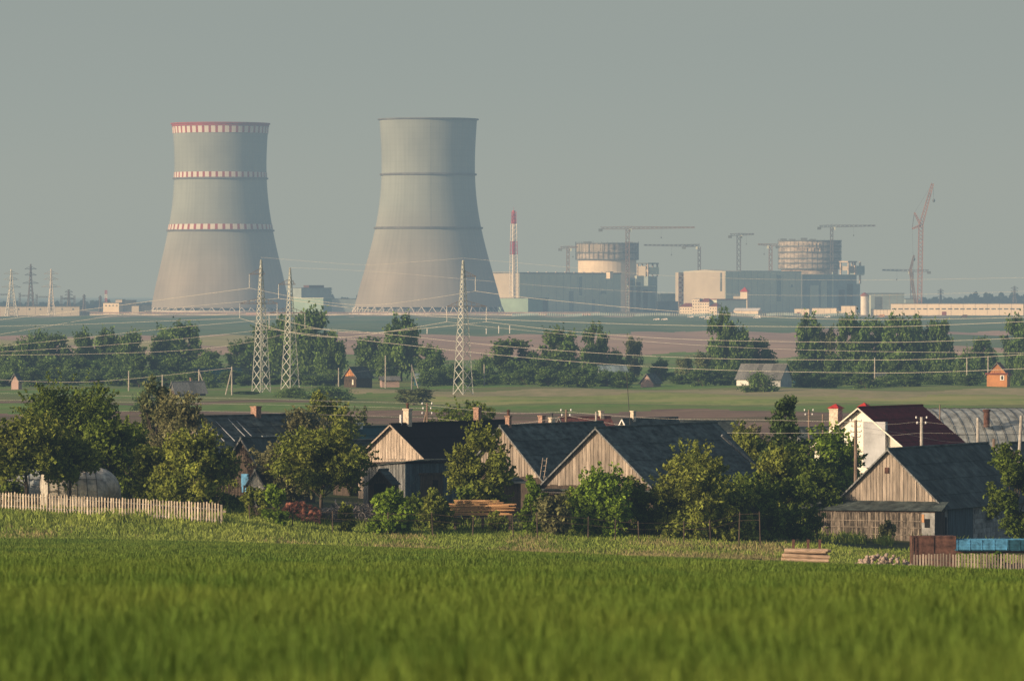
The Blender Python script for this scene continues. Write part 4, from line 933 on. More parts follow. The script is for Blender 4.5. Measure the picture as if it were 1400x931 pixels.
for x0, x1, lb in cab:
    front_hall('site_cabin', lb, 'cabin', x0, x1, 433 if x0 != 869 else 431, 4450, 'white_far' if x0 not in (869, 684) else ('orange_pale' if x0 == 869 else 'teal_clad'), -10, 3, group='site cabins along the yard')
# parked vehicles: tiny at this distance
def car(px, py, lb, mt='white_far', van=False):
    d = dist_at(px, py, 3000, 5200); g = Gp(px, d); t = thing('parked_van' if van else 'parked_car', lb, 'van' if van else 'car', g, R(-10), 'vehicles parked in front of the plant')
    L = 5.0 if van else 4.2; H = 2.2 if van else 1.5
    prof = [(0, .3), (0, .8), (.9, .95), (1.6, 1.45 if not van else H), (3.6 if not van else L-.1, 1.45 if not van else H), (4.4 if not van else L, .95), (L, .8), (L, .3)]
    mb = MB(); n = len(prof); vs = [(x, 0, z) for x, z in prof]+[(x, 1.8, z) for x, z in prof]
    mb.add(vs, [(i, (i+1) % n, n+(i+1) % n, n+i) for i in range(n)]+[tuple(range(n-1, -1, -1)), tuple(range(n, 2*n))]); mb.build('body', mt, t)
    for x in (.9, L-.9):
        for y in (-.06, 1.72): MB().beam((x, y, .33), (x, y+.16, .33), .33, n=12).build('wheel', 'rubber', t)
    MB().box((1.2, -.01, .95), (L-1.2, 1.81, 1.35)).build('glazing', 'glass', t)
for px, py, lb, vn in ((893, 438, 'white car left of the trees below the offices', 0), (904, 438, 'white car right beside another on the track', 0), (963, 437, 'white van below the office block', 1), (956, 435, 'white car near the office block', 0), (1385, 433.5, 'long white van near right end of the warehouse', 1), (1313, 434.5, 'reddish vehicle before the long warehouse', 1), (1200, 434, 'orange vehicle right of the silo tower', 1), (940, 434.5, 'pale car left of the office block', 0), (1127, 434.5, 'pale car in front of the blank pale workshop', 0), (1030, 435.5, 'white van by the store hall', 1)):
    car(px, py, lb, 'rust' if 'reddish' in lb else ('orange_pale' if 'orange' in lb else 'white_far'), vn)
for px, pt_, lb in ((697, 449, 'tall white marker post in the green field'), (540, 444, 'white marker post left of the third pylon'), (584, 446, 'short white marker post below the right tower'), (665, 450, 'white marker post right of the third pylon'), (682, 452, 'thin white marker post left of the tall one')):
    d = 2700; g = Gp(px, d); H = 3.2 if 'tall' in lb else 2.2; t = thing('marker_post', lb, 'post', g, 0, 'white marker posts in the green field')
    MB().lathe([(.22, 0), (.2, H)], 8).build('shaft', 'white_far', t); MB().lathe([(.35, H), (.3, H+.25), (.02, H+.4)], 8).build('cap', 'stack_white', t)
# parked yard clutter: fence panels of the site perimeter
def perimeter():
    d = 4430; t = thing('perimeter_fence', 'low dark perimeter fence in front of the plant yard', 'fence', Gp(780, d)); g = t.location; mb = MB()
    for px in range(700, 1180, 3):
        x = X(px, d); z = float(gz(x, d)); mb.box((x-g.x-.15, 0, z-g.z), (x-g.x+.15, .3, z-g.z+2.4))
    mb.build('fence_post', 'grey_clad', t); mb = MB()
    pts = [Vector((X(px, d)-g.x, 0, float(gz(X(px, d), d))-g.z+1.3)) for px in range(700, 1180, 12)]
    for i in range(len(pts)-1): 
        if i % 5 != 3: mb.add([pts[i]+Vector((0, .1, -1)), pts[i+1]+Vector((0, .1, -1)), pts[i+1]+Vector((0, .1, .8)), pts[i]+Vector((0, .1, .8))], [(0, 1, 2, 3)], rt(.3))
    mb.build('fence_panel', 'blue_clad', t)
perimeter()
# ------------------------------------------------------------------ CRANES
def tower_crane(px, d, y_base, y_jib, x0, x1, label, mt='crane_grey', head=4, cw=True, mw=2.4, back='left'):
    g = Gp(px, d); t = thing('tower_crane', label, 'crane', g, 0, 'tower cranes over the reactor site'); m = M(d); zj = Z(y_jib, d)-g.z; zb = min(Z(y_base, d)-g.z, 20) if y_base > 400 else Z(y_base, d)-g.z
    MB().lattice((0, 0, 0), (0, 0, zj), mw, max(6, int(zj/5)), .36).build('mast', mt, t)
    xa, xb = (x0-px)*m, (x1-px)*m; longx, shortx = (xb, xa) if abs(xb) > abs(xa) else (xa, xb)
    MB().lattice((0, 0, zj+1), (longx, 0, zj+1.6), 1.9, max(5, int(abs(longx)/4)), .26, 1.0).build('jib', mt, t)
    MB().lattice((0, 0, zj+1), (shortx, 0, zj+.9), 1.9, max(3, int(abs(shortx)/4)), .22).build('counter_jib', mt, t)
    MB().box((shortx-1.8, -1.5, zj-2.2), (shortx+1.8, 1.5, zj+.4)).build('counterweight', 'ind_dark', t)
    s = 1 if longx > 0 else -1
    MB().box((s*1.0, -1.2, zj-2.4), (s*3.4, 1.2, zj+.3)).build('cab', 'grey_clad', t)
    mb = MB(); top = Vector((0, 0, zj+head)); mb.beam((0, 0, zj), top, .35, .2); mb.beam(top, (longx*.6, 0, zj+2), .08); mb.beam(top, (shortx*.9, 0, zj+1.5), .08); mb.build('head_and_ties', mt, t)
    hx = longx*.5; mb = MB(); mb.beam((hx, 0, zj), (hx, 0, zj-7), .08); mb.box((hx-.5, -.4, zj-8.4), (hx+.5, .4, zj-7)); mb.build('hook', 'ind_dark', t)
tower_crane(776.5, 5350, 372, 340, 766, 790, 'short tower crane left of the left reactor', 'crane_rust', 3)
tower_crane(858, 5160, 420, 313.5, 821, 950, 'rust coloured tower crane in front of left reactor with long jib', 'crane_rust', 3, mw=3)
tower_crane(956, 5400, 420, 337.5, 935, 880, 'tower crane above the pale right hall, jib over the gap', 'crane_grey', 3)
tower_crane(1010, 5350, 420, 322.5, 998, 1031, 'dark tower crane above the middle of the right hall', 'crane_grey', 3, mw=3.4)
tower_crane(1053.5, 5350, 420, 336.5, 1063, 1036, 'pale short jib tower crane left of the right reactor', 'crane_rust', 2, mw=2.8)
tower_crane(1137, 5400, 420, 311, 1120, 1197, 'tower crane standing above the right reactor', 'crane_grey', 3)
tower_crane(1246.5, 5500, 420, 371.5, 1270, 1206, 'low tower crane behind the red crawler crane', 'crane_grey', 2)
def crawler(label, d, pts, w, mt, mast=None, hook=None, base=None, name='crawler_crane'):
    g = Gp(pts[0][0], d); t = thing(name, label, 'crane', g); q = [P(x, y, d)-g for x, y in pts]; q[0] = Vector((0, 0, 2.5))
    MB().lattice(q[0], q[1], w, 22, .35).build('boom', mt, t); MB().lattice(q[1], q[2], w*.9, 14, .32, w*.5).build('luffing_jib', mt, t)
    if mast:
        a, b_ = [P(x, y, d)-g for x, y in mast]; MB().lattice(q[1], a, 1.8, 6, .3, 1).build('jib_strut', mt, t); MB().lattice(q[1], b_, 1.8, 6, .3, 1).build('jib_strut', mt, t)
        mb = MB(); mb.beam(a, b_, .35); mb.beam(b_, q[0]+Vector((-4, 0, 3)), .12); mb.beam(a, q[2], .1); mb.build('stay_rope', 'crane_grey', t)
    if hook:
        h0, h1 = [P(x, y, d)-g for x, y in hook]; mb = MB(); mb.beam(h0, h1, .15); mb.lathe([(.6, h1.z-3.2), (1.4, h1.z-1.5), (.5, h1.z)], 8, (h1.x, h1.y)); mb.build('hook_block', 'ind_dark', t)
    MB().box((-6, -3, 1.4), (4, 3, 5)).build('machinery_house', mt, t)
    for s in (-3.6, 2.4): MB().prism_x([(s, .9), (s+.2, .2), (s+1.0, 0), (s+1.3, .9), (s+1, 1.5), (s+.2, 1.5)], -5, 5).build('crawler_track', 'ind_dark', t)
crawler('very tall red orange crawler crane with bent jib at right', 4950, [(1257, 412), (1259, 308), (1275, 251)], 3.6, 'crane_red', [(1250, 291), (1247, 313)], [(1275.5, 253), (1276.5, 272)])
crawler('smaller crane with dark bent jib left of tall red crane', 5000, [(1253.5, 412), (1244.5, 370), (1249.5, 349)], 2.0, 'crane_rust', None, [(1249.5, 350), (1249.5, 352)])
# distant pylons
def far_pylon(px, d, pt, label, mt, w=7, arms=(.62, .78, .9), aw=7, g_='distant pylons near the plant'):
    g = Gp(px, d); H = Z(pt, d)-g.z; t = thing('transmission_pylon', label, 'pylon', g, R(20), g_)
    MB().lattice((0, 0, 0), (0, 0, H*.6), w, 8, .28, w*.32).lattice((0, 0, H*.6), (0, 0, H), w*.32, 6, .25, .5).build('lattice_body', mt, t)
    for q in arms:
        a = MB(); ln = aw*(1.15 if q < .7 else .85)
        for s in (-1, 1): a.beam((0, 0, H*q), (s*ln, 0, H*q), .4, .2); a.beam((0, 0, H*q+2.2), (s*ln, 0, H*q), .22)
        a.build('crossarm', mt, t)
far_pylon(15.5, 4350, 368, 'bright lattice pylon at the far left', 'pylon', 8, aw=7)
far_pylon(42, 4700, 361, 'dark slim pylon right of the bright far left one', 'crane_grey', 6, aw=6)
far_pylon(70, 4450, 368, 'pale pylon with white arms above the left warehouse', 'strut', 5, aw=7)
far_pylon(94, 4700, 396, 'small dark pylon above the end of left warehouse', 'crane_grey', 4, aw=4)
far_pylon(1286, 5600, 395, 'small grey pylon behind the long warehouse', 'crane_grey', 4, aw=4)
far_pylon(1387, 5600, 391, 'small grey pylon over the woodland at far right', 'crane_grey', 5, aw=5)
far_pylon(115, 5000, 403, 'tiny dark mast left of the small cream block', 'crane_grey', 3, aw=2)
far_pylon(137, 5000, 405, 'tiny dark mast beside the small cream block', 'crane_grey', 3, aw=2)
far_pylon(451, 5600, 393, 'thin mast behind the hall between cooling towers', 'crane_grey', 3, aw=3)
g = Gp(145, 4900); t = thing('signal_mast', 'small red and white mast above the cream plant block', 'mast', g)
for k in range(6): z0 = k*3.4; MB().lattice((0, 0, z0), (0, 0, z0+3.4), 1.6, 2, .22).build('mast_section', 'stack_red' if k % 2 else 'stack_white', t)
# switchyard gantries at far left
for k, px in enumerate((-5, 27, 50, 84)):
    g = Gp(px, 4800); lbs = ('at the left frame edge', 'between the two leftmost pylons', 'left of the pale pylon', 'right of the pale pylon')
    t = thing('switchyard_gantry', 'grey steel switchyard gantry '+lbs[k], 'gantry', g, R(10), 'switchyard gantries at far left'); mb = MB()
    H = Z(398+2*k, 4800)-g.z
    for x in (0, 11): mb.lattice((x, 0, 0), (x, 0, H), 1.2, 8, .16)
    mb.build('column', 'crane_grey', t); MB().lattice((0, 0, H*.85), (11, 0, H*.85), 1, 6, .15).build('cross_beam', 'crane_grey', t)
# ------------------------------------------------------------------ VILLAGE: generic gable house
def roof_slope(mb, r0, r1, e1, e0, sx=1.1, sy=1.6, th=.03, jt=.18):
    r0, r1, e0, e1 = map(Vector, (r0, r1, e0, e1)); L = (r1-r0).length; H = (e0-r0).length
    nx = max(1, round(L/sx)); ny = max(1, round(H/sy)); n = (r1-r0).cross(e0-r0).normalized()
    if n.z < 0: n = -n
    for j in range(ny):
        rowt = rt(.08)
        for i in range(nx):
            def q(a, b): return (r0.lerp(r1, a)).lerp(e0.lerp(e1, a), b)
            a0, a1, b0, b1 = i/nx, (i+1)/nx, j/ny, min(1, (j+1)/ny+.02)
            up = n*(.012*((i) % 2)); lo = n*(.035)
            t_ = [q(a0, b0)+up, q(a1, b0)+up, q(a1, b1)+up+lo, q(a0, b1)+up+lo]
            bt = [v-n*th for v in t_]; mb.hexa(bt+t_, rowt+rt(jt))
def boards_x0(mb, y0, y1, zb, ztf, w=.2, proud=.03, jt=.25, x=0, gap=.035):
    """vertical boards on the plane x=const facing -x"""
    y = y0
    while y < y1-.05:
        ww = w*random.uniform(.8, 1.2); ye = min(y1, y+ww); a, b = ztf(y), ztf(ye-gap); z0 = zb+random.uniform(-.04, .04)
        if max(a, b) > z0+.05:
            p = proud*random.uniform(.5, 1.3); x0, x1 = x-p-.01, x-.004
            mb.hexa([(x0, y, z0), (x1, y, z0), (x1, ye-gap, z0), (x0, ye-gap, z0), (x0, y, max(a, z0+.01)), (x1, y, max(a, z0+.01)), (x1, ye-gap, max(b, z0+.01)), (x0, ye-gap, max(b, z0+.01))], rt(jt))
        y = ye
def boards_y0(mb, x0, x1, zb, ztf, w=.2, proud=.03, jt=.25, yy=0, gap=.018):
    x = x0
    while x < x1-.05:
        ww = w*random.uniform(.8, 1.2); xe = min(x1, x+ww); a, b = ztf(x), ztf(xe); z0 = zb+random.uniform(-.04, .04)
        p = proud*random.uniform(.5, 1.3); y0, y1 = yy-p-.01, yy-.004
        mb.hexa([(x, y0, z0), (xe-gap, y0, z0), (xe-gap, y1, z0), (x, y1, z0), (x, y0, a), (xe-gap, y0, b), (xe-gap, y1, b), (x, y1, a)], rt(jt)); x = xe
def gable(name, label, cat, pl, pc, pr, d, al, y_apex, y_eave, wall='wood_grey', boards='wood', roof='slate', side='wood_grey', bw=.22, oh=.35, ohe=.45, hip=0, group='village houses and barns', board_from=None, trim='wood_grey', jt=.28, sy=1.6, shift=0, Wm=None):
    b = B(name, label, cat, pl, pc, pr, d, al, group, W=Wm); W, L = b.W, b.L; he, hr = b.z(y_eave), b.z(y_apex)
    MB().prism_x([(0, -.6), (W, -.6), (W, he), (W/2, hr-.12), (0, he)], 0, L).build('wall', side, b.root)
    sl = (hr-he)/(W/2); ez = he-sl*ohe
    mb = MB(); xr = L+oh-hip
    roof_slope(mb, (-oh, W/2, hr), (xr, W/2, hr), (L+oh, -ohe, ez), (-oh, -ohe, ez), jt=jt, sy=sy)
    roof_slope(mb, (-oh, W/2, hr), (xr, W/2, hr), (L+oh, W+ohe, ez), (-oh, W+ohe, ez), jt=jt, sy=sy)
    if hip: mb.add([(xr, W/2, hr), (L+oh, -ohe, ez), (L+oh, W+ohe, ez)], [(0, 1, 2)])
    b.rf = mb.build('roof', roof, b.root); MB().beam((-oh-.05, W/2, hr+.03), (xr+.05, W/2, hr+.03), .10, n=6).build('ridge_cap', 'slate' if 'slate' in roof else roof, b.rf)
    if boards:
        mb = MB(); zt = lambda y: (he+sl*min(y, W-y))-.03
        zb = he-.02 if board_from is None else board_from
        boards_x0(mb, 0, W, zb, zt, bw); mb.build('gable_boards', boards, b.root)
    mb = MB()
    for s in (0, 1):
        p = Vector((-oh-.02, W/2, hr-.05)); q = Vector((-oh-.02, -ohe if s == 0 else W+ohe, ez-.05)); mb.beam(p, q, .075, n=4)
    mb.build('barge_board', trim, b.root)
    b.he, b.hr, b.sl = he, hr, sl; return b
def chimney(b, px, y0, y1, w, v, mt='brick_chimney', cap=None, capm='rust', parent=None):
    x = b.u(px)-(-v*math.tan(b.al))*0; # place by column on the ridge
    # column of a point (x along u, v along v): px = pc + (x cos al - v sin al)/m
    x = ((px-b.pc)*b.m+v*math.sin(b.al))/math.cos(b.al); z0, z1 = b.z(y1), b.z(y0); w = w*b.m/1.25
    mb = MB().box((x-w/2, v-w/2, z0-.5), (x+w/2, v+w/2, z1-.12)); mb.box((x-w/2-.05, v-w/2-.05, z1-.119), (x+w/2+.05, v+w/2+.05, z1)); c = mb.build('chimney', mt, b.rf if parent is None else parent)
    if cap == 'pyr':
        o = w/2+.18; MB().add([(x-o, v-o, z1+.01), (x+o, v-o, z1+.01), (x+o, v+o, z1+.01), (x-o, v+o, z1+.01), (x, v, z1+.42)], [(0, 1, 4), (1, 2, 4), (2, 3, 4), (3, 0, 4), (3, 2, 1, 0)]).build('chimney_cap', capm, b.rf)
    if cap == 'pot': MB().lathe([(.11, z1), (.11, z1+.35), (.2, z1+.36), (.02, z1+.5)], 10, (x, v)).build('chimney_cowl', capm, b.rf)
    return c
# --- right stone and plank barn
b = gable('barn', 'plank gabled slate roofed barn with wattle lean-to at the right', 'barn', 1147, 1289, 1449, 436, 63, 615, 690, boards='wood', side='block_wall', roof='slate_dark', oh=.3, bw=.3, ohe=.4)
W, L = b.W, b.L
MB().box((1, -.06, 0), (b.u(1337), -.004, b.z(696))).build('gate_door', 'wood_blue', b.root)
mb = MB()
for r in range(6):
    z0 = .05+r*.38; x = b.u(1338)+(.3 if r % 2 else 0)
    while x < L-.3: mb.box((x, -.05, z0), (min(x+.85, L), -.004, z0+.35), rt(.3)); x += .9
mb.build('block_courses', 'block_wall', b.root); fr = MB().box((b.u(1357), -.1, b.z(718)), (b.u(1369), -.051, b.z(704))).build('window', 'wood_grey', b.root)
MB().box((b.u(1358.5), -.13, b.z(716.5)), (b.u(1367.5), -.101, b.z(705.5))).build('pane', 'dark_gap', fr)
MB().box((-.12, W*.50, b.z(648)), (-.05, W*.50+.32, b.z(640))).build('gable_vent', 'rust', b.root)
MB().box((-.06, W*.235, b.z(690)), (-.045, W*.235+.07, b.z(655))).build('board_gap', 'dark_gap', b.root)
# lean-to in front of the gable
mb = MB(); roof_slope(mb, (-.02, -.5, b.z(686)), (-.02, W+1.2, b.z(686)), (-2.3, W+2.4, b.z(699)), (-2.3, -.9, b.z(697)), sx=.9, sy=1.2); mb.build('lean_to_roof', 'slate_dark', b.root)
MB().box((-2.0, -.2, -.6), (-.05, W+1.9, b.z(698.5))).build('lean_to_wall', 'wood_dark', b.root)
mb = MB(); boards_x0(mb, .9, W+1.9, .0, lambda y: b.z(699.5)-random.uniform(0, .12), .10, .04, .6, -2.0, .03)
for zz_ in (.55, 1.1, 1.6): mb.box((-2.1, .9, zz_), (-2.045, W+1.9, zz_+.07), .1)
mb.build('wattle_panel', 'wattle', b.root)
MB().box((-2.06, -.2, 0), (-2.004, .88, b.z(700))).build('stone_panel', 'block_wall', b.root); MB().box((-2.1, .2, b.z(720)), (-2.061, .62, b.z(708))).build('window', 'dark_gap', b.root)
MB().box((-2.1, .66, b.z(713)), (-2.061, .86, b.z(702))).build('warning_sign', 'orange_pale', b.root)
MB().box((-.1, -.12, .02), (.55, -.004, b.z(707))).build('doorway', 'dark_gap', b.root)
# --- central barn
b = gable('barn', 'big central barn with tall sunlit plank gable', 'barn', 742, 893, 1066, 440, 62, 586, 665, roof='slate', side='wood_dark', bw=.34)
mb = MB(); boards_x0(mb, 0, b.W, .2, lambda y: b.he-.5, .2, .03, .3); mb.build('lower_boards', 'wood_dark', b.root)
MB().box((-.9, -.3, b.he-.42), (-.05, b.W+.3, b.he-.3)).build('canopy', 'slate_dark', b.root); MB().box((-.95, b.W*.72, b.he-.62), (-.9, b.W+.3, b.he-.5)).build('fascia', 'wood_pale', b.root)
mb = MB(); mb.beam((b.L*.965, .3, b.he+.6), (b.L*.8, 2.2, b.hr-.9), .12, n=4, tone=.3); mb.build('roof_strip', 'wood_grey', b.root)
# --- second barn left of it
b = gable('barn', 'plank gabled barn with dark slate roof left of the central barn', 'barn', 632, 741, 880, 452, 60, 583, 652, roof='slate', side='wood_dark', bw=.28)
chimney(b, 695, 569, 590, 8, b.W*.5, 'brick_chimney', 'pot')
b2 = b
# --- house with black roof
b = gable('house', 'house with pale boarded gable and black roof', 'house', 488, 584, 738, 466, 58, 581, 628, boards='wood_pale', roof='black_roof', side='wood_grey', bw=.3, trim='wood_pale', jt=.05)
mb = MB(); boards_x0(mb, 0, b.W, .1, lambda y: b.he-.03, .3, .03, .15); mb.build('wall_boards', 'wood_pale', b.root)
chimney(b, 556, 560, 588, 11, b.W*.5, 'cream_chimney', 'pot'); chimney(b, 651.5, 561, 590, 10.5, b.W*.5, 'brick_chimney', None)
x = ((547-b.pc)*b.m+b.W*.5*math.sin(b.al))/math.cos(b.al); MB().lathe([(.1, b.hr-.6), (.1, b.z(568))], 10, (x, b.W*.5)).build('flue_pipe', 'white_far', b.rf)
# --- low shed in front
b = B('shed', 'low weathered shed with flat roof in front of the black roofed house', 'shed', 495, 554, 633, 432, 40, 'village houses and barns')
W, L = b.W, b.L
MB().box((0, 0, -.5), (L, W, b.z(634))).build('wall', 'wood_dark', b.root)
mb = MB(); boards_x0(mb, 0, W, .0, lambda y: b.z(634)-.02-.25*(y/W), .2, .03, .3); mb.build('side_boards', 'wood_grey', b.root)
mb = MB(); boards_y0(mb, 0, L, .0, lambda x: b.z(634)-.02, .2, .03, .3); mb.build('front_boards', 'wood_blue', b.root)
mb = MB(); roof_slope(mb, (-.3, W+.3, b.z(640)), (L+.3, W+.3, b.z(632)), (L+.3, -.4, b.z(629)), (-.3, -.4, b.z(631)), .8, 1.2, .04); mb.build('roof', 'slate_dark', b.root)
MB().box((b.u(574), -.09, .3), (b.u(604), -.045, b.z(650))).build('doorway', 'wood_dark', b.root); MB().box((b.u(590), -.12, .05), (b.u(597), -.091, b.z(657))).build('door', 'dark_gap', b.root)
mb = MB(); mb.box((b.u(571), -.16, b.z(650)), (b.u(606), -.095, b.z(647))); mb.build('lintel', 'wood_dark', b.root)
b = B('lean_to_shed', 'dark brown lean-to joining the shed and slate barn', 'shed', 634, 640, 712, 436, 20, 'village houses and barns')
MB().box((0, 0, -.5), (b.L, 4, b.z(662))).build('wall', 'wood_dark', b.root); mb = MB(); roof_slope(mb, (-.2, 4, b.z(648)), (b.L+.6, 4, b.z(650)), (b.L+.6, -.5, b.z(662)), (-.2, -.5, b.z(660)), .9, 1.3); mb.build('roof', 'slate_dark', b.root)
b = gable('dog_kennel', 'small dark pitched kennel before the low shed', 'kennel', 503, 536, 545, 424, 62, 643, 661, boards=None, roof='slate_dark', side='wood_dark', oh=.12, ohe=.12, sy=.6, group='small garden structures', trim='wood_dark')
MB().box((-.04, b.W*.25, 0), (-.004, b.W*.75, b.he)).build('opening', 'dark_gap', b.root)
# --- left barns
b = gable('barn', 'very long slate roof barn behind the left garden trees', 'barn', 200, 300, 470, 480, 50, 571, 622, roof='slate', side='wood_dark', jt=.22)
chimney(b, 343, 558, 576, 13, b.W*.5, 'brick_chimney'); mb = MB()
for q in (.12, .2, .31, .36): x = b.L*q; mb.beam((x, b.W/2-.3, b.hr-.25), (x+.05, b.W*.16, b.he+b.sl*b.W*.16+.09), .045, n=4)
mb.build('pale_seams', 'plaster_grey', b.rf)
b = gable('barn', 'small slate roofed barn with dark board gable and blue door', 'barn', 312, 352, 427, 446, 58, 599, 632, boards='wood_dark', roof='slate_dark', side='wood_dark')
MB().box((-.09, b.W*.3, .6), (-.045, b.W*.55, b.z(648))).build('door', 'blue_paint', b.root); mb = MB(); mb.box((b.L*.3, b.W*.44, b.hr+.02), (b.L*1.05, b.W*.56, b.hr+.12)); mb.build('ridge_cap', 'film', b.rf)
b = gable('house', 'house with teal metal roof and small white chimney', 'house', 440, 470, 545, 520, 40, 585, 602, boards=None, roof='teal_roof', side='wood_dark', jt=.04)
chimney(b, 489, 579, 590, 10, b.W*.5, 'white_far')
b = gable('barn', 'grey slate roofed shed left of the black roofed house', 'shed', 455, 480, 545, 474, 50, 603, 640, boards='wood_dark', roof='slate', side='wood_dark')
b = gable('hut', 'tiny cream fronted hut behind the greyish fruit tree', 'hut', 338, 362, 369, 432, 64, 643, 662, boards='plaster', roof='slate_dark', side='plaster', oh=.2, ohe=.2, sy=.8, group='small garden structures')
# --- white house with maroon roof
d = 505
b = gable('house', 'white house with steep maroon metal roof and dormer', 'house', 1118, 1240, 1332, d, 58, 558, 612, boards='plaster', roof='maroon', side='plaster', bw=1.5, jt=.04, oh=.5, trim='plaster', ohe=.6)
MB().box((-.05, 0.02, -.3), (-.004, b.W-.02, b.he-.03)).build('front_wall', 'plaster', b.root)
chimney(b, 1148, 560, 600, 17, b.W*.88, 'cream_chimney', 'pyr', 'red_cap'); chimney(b, 1187, 558, 575, 12, b.W*.62, 'cream_chimney', 'pyr', 'red_cap')
fr = MB().box((-.1, b.v(1210), b.z(612)), (-.052, b.v(1199), b.z(600))).build('window', 'plaster_grey', b.root); MB().box((-.12, b.v(1208.5), b.z(610.5)), (-.101, b.v(1200.5), b.z(601.5))).build('pane', 'glass', fr)
mb = MB(); mb.box((-.5, b.v(1215), b.z(640)), (-.06, b.v(1186), b.z(577))); mb.build('balcony_wall', 'plaster_grey', b.root)
# --- arched greenhouses
def tunnel(name, label, px0, px1, d, al, y_top, y_base, film, ribs, dome=False, parts=True, group='greenhouses'):
    g = Gp(px0, d); L = (px1-px0)*M(d)/math.cos(R(al)); H = Z(y_top, d)-g.z; r = H*.95; t = thing(name, label, 'greenhouse', g, R(al), group)
    n = 18; pr = [(-r*math.cos(math.pi*i/n)+r, H*math.sin(math.pi*i/n)**.85) for i in range(n+1)]; mb = MB()
    nl = ribs
    for k in range(nl):
        x0, x1 = L*k/nl, L*(k+1)/nl
        for i in range(n):
            (y0, z0), (y1, z1) = pr[i], pr[i+1]; mb.add([(x0, y0, z0), (x1, y0, z0), (x1, y1, z1), (x0, y1, z1)], [(0, 1, 2, 3)], rt(.12))
    if dome:
        m2 = 10
        for j in range(m2):
            a0, a1 = math.pi/2*j/m2, math.pi/2*(j+1)/m2
            for i in range(n):
                vs = []
                for a_, ii in ((a0, i), (a1, i), (a1, i+1), (a0, i+1)):
                    y, z = pr[ii]; vs.append((L+r*.8*math.sin(a_)*max(0, math.sin(math.pi*ii/n))**.5, r+(y-r)*math.cos(a_)**.8 if True else y, z*max(.02, math.cos(a_))**.6))
                mb.add(vs, [(0, 1, 2, 3)], rt(.1))
    else: mb.add([(L, y, z) for y, z in pr], [tuple(range(n+1))])
    mb.add([(0, y, z) for y, z in pr], [tuple(range(n, -1, -1))]); mb.build('film_cover', film, t)
    mb = MB()
    for k in range(nl+1):
        x = L*k/nl; mb.path([Vector((x, r+(y-r)*1.01, z*1.01+.01)) for y, z in pr], .026, 4)
    for i in (4, 9, 14): mb.beam((0, pr[i][0], pr[i][1]+.03), (L, pr[i][0], pr[i][1]+.03), .03)
    mb.build('ribs', 'steel_dark', t); return t
tunnel('greenhouse', 'cream plastic arched polytunnel with rounded end behind pickets', 66, 132, 416, 12, 640, 680, 'film_pale', 5, True)
tunnel('greenhouse', 'dull blue grey low tunnel at the far left edge', -40, 58, 422, 6, 643, 676, 'film', 5)
t = tunnel('greenhouse', 'large grey arched greenhouse behind the right barn', 1262, 1440, 548, 16, 561, 620, 'film_grey', 13)
b = gable('house', 'dark roof corner at the right edge below greenhouse', 'house', 1370, 1395, 1470, 470, 50, 606, 622, boards='wood_dark', roof='slate_dark', side='wood_dark')
g = P(1349, 567, 552); o = MB().lathe([(.3, -1.2), (.3, .3), (.38, .32), (.38, .5), (.3, .52)], 12).build('rusty_vent_pipe', 'rust', loc=g); tag(o, 'rusty flue on top of the large grey greenhouse', 'vent pipe')
# --- far roofs behind the village
b = gable('house', 'long low red tiled roof house behind the central barn', 'house', 762, 775, 838, 610, 30, 571, 584, boards=None, roof='red_tile', side='plaster', jt=.15)
chimney(b, 823, 562, 577, 7, b.W*.5, 'cream_chimney')
b = gable('house', 'low grey roofed house with small white gable peak', 'house', 845, 862, 935, 600, 50, 573, 590, boards='plaster', roof='slate', side='plaster', trim='white_far')
chimney(b, 866, 562, 577, 7, b.W*.5, 'cream_chimney'); chimney(b, 932, 576, 584, 8, b.W*.5, 'cream_chimney')
b = gable('farm_shed', 'long grey flat farm shed behind the central barn right', 'shed', 930, 940, 1010, 640, 25, 576, 588, boards=None, roof='slate_dark', side='wood_grey')
chimney(b, 968, 579, 590, 11, b.W*.4, 'cream_chimney')
b = gable('farm_shed', 'grey roofed shed left of the white house', 'shed', 1075, 1095, 1145, 620, 30, 585, 597, boards=None, roof='slate', side='wood_grey')
b = gable('house', 'hidden slate house carrying brick chimneys behind second barn', 'house', 690, 715, 770, 540, 50, 584, 600, boards=None, roof='slate_dark', side='wood_dark')
chimney(b, 741, 569, 590, 9, b.W*.5, 'brick_chimney', None); chimney(b, 755, 572, 590, 8, b.W*.5, 'cream_chimney', 'pot', 'steel_dark')
# --- middle distance houses
def mid_house(label, pl, pc, pr, d, al, ya, ye, boards, roof, side, ch=None, Wm=None):
    b = gable('cottage', label, 'house', pl, pc, pr, d, al, ya, ye, boards=boards, roof=roof, side=side, bw=.5, group='cottages across the fields', sy=3, oh=.3, Wm=Wm)
    if ch: chimney(b, *ch)
    return b
mid_house('grey roofed cottage with red chimney left of first pylon', 262, 284, 240, 1080, 60, 521, 533, None, 'wood_grey', 'wood_dark') if False else None
b = mid_house('grey roofed cottage with chimney left of the first pylon', 232, 240, 280, 1100, 30, 522, 534, 'wood_grey', 'wood_grey', 'wood_dark', (259, 517, 526, 3, 3, 'brick_chimney'))
b = mid_house('cottage with bright orange gable and dark roof', 470, 487, 508, 1250, 56, 502, 514, 'orange_house', 'slate_dark', 'wood_dark')
MB().box((-.12, b.W*.2, b.z(526)), (-.06, b.W*.32, b.z(519))).build('window', 'plaster', b.root)
b = mid_house('teal roofed long shed behind the left pylons', 262, 270, 330, 1330, 35, 504, 514, None, 'teal_roof', 'blue_dark')
b = mid_house('low pinkish walled shed left of tall dense tree', 519, 522, 546, 1285, 10, 515, 519, None, 'wood_grey', 'pink_rack')
b = mid_house('low blue grey roofed shed right of tall dense tree', 566, 570, 606, 1300, 20, 511, 518, None, 'blue_clad', 'blue_dark')
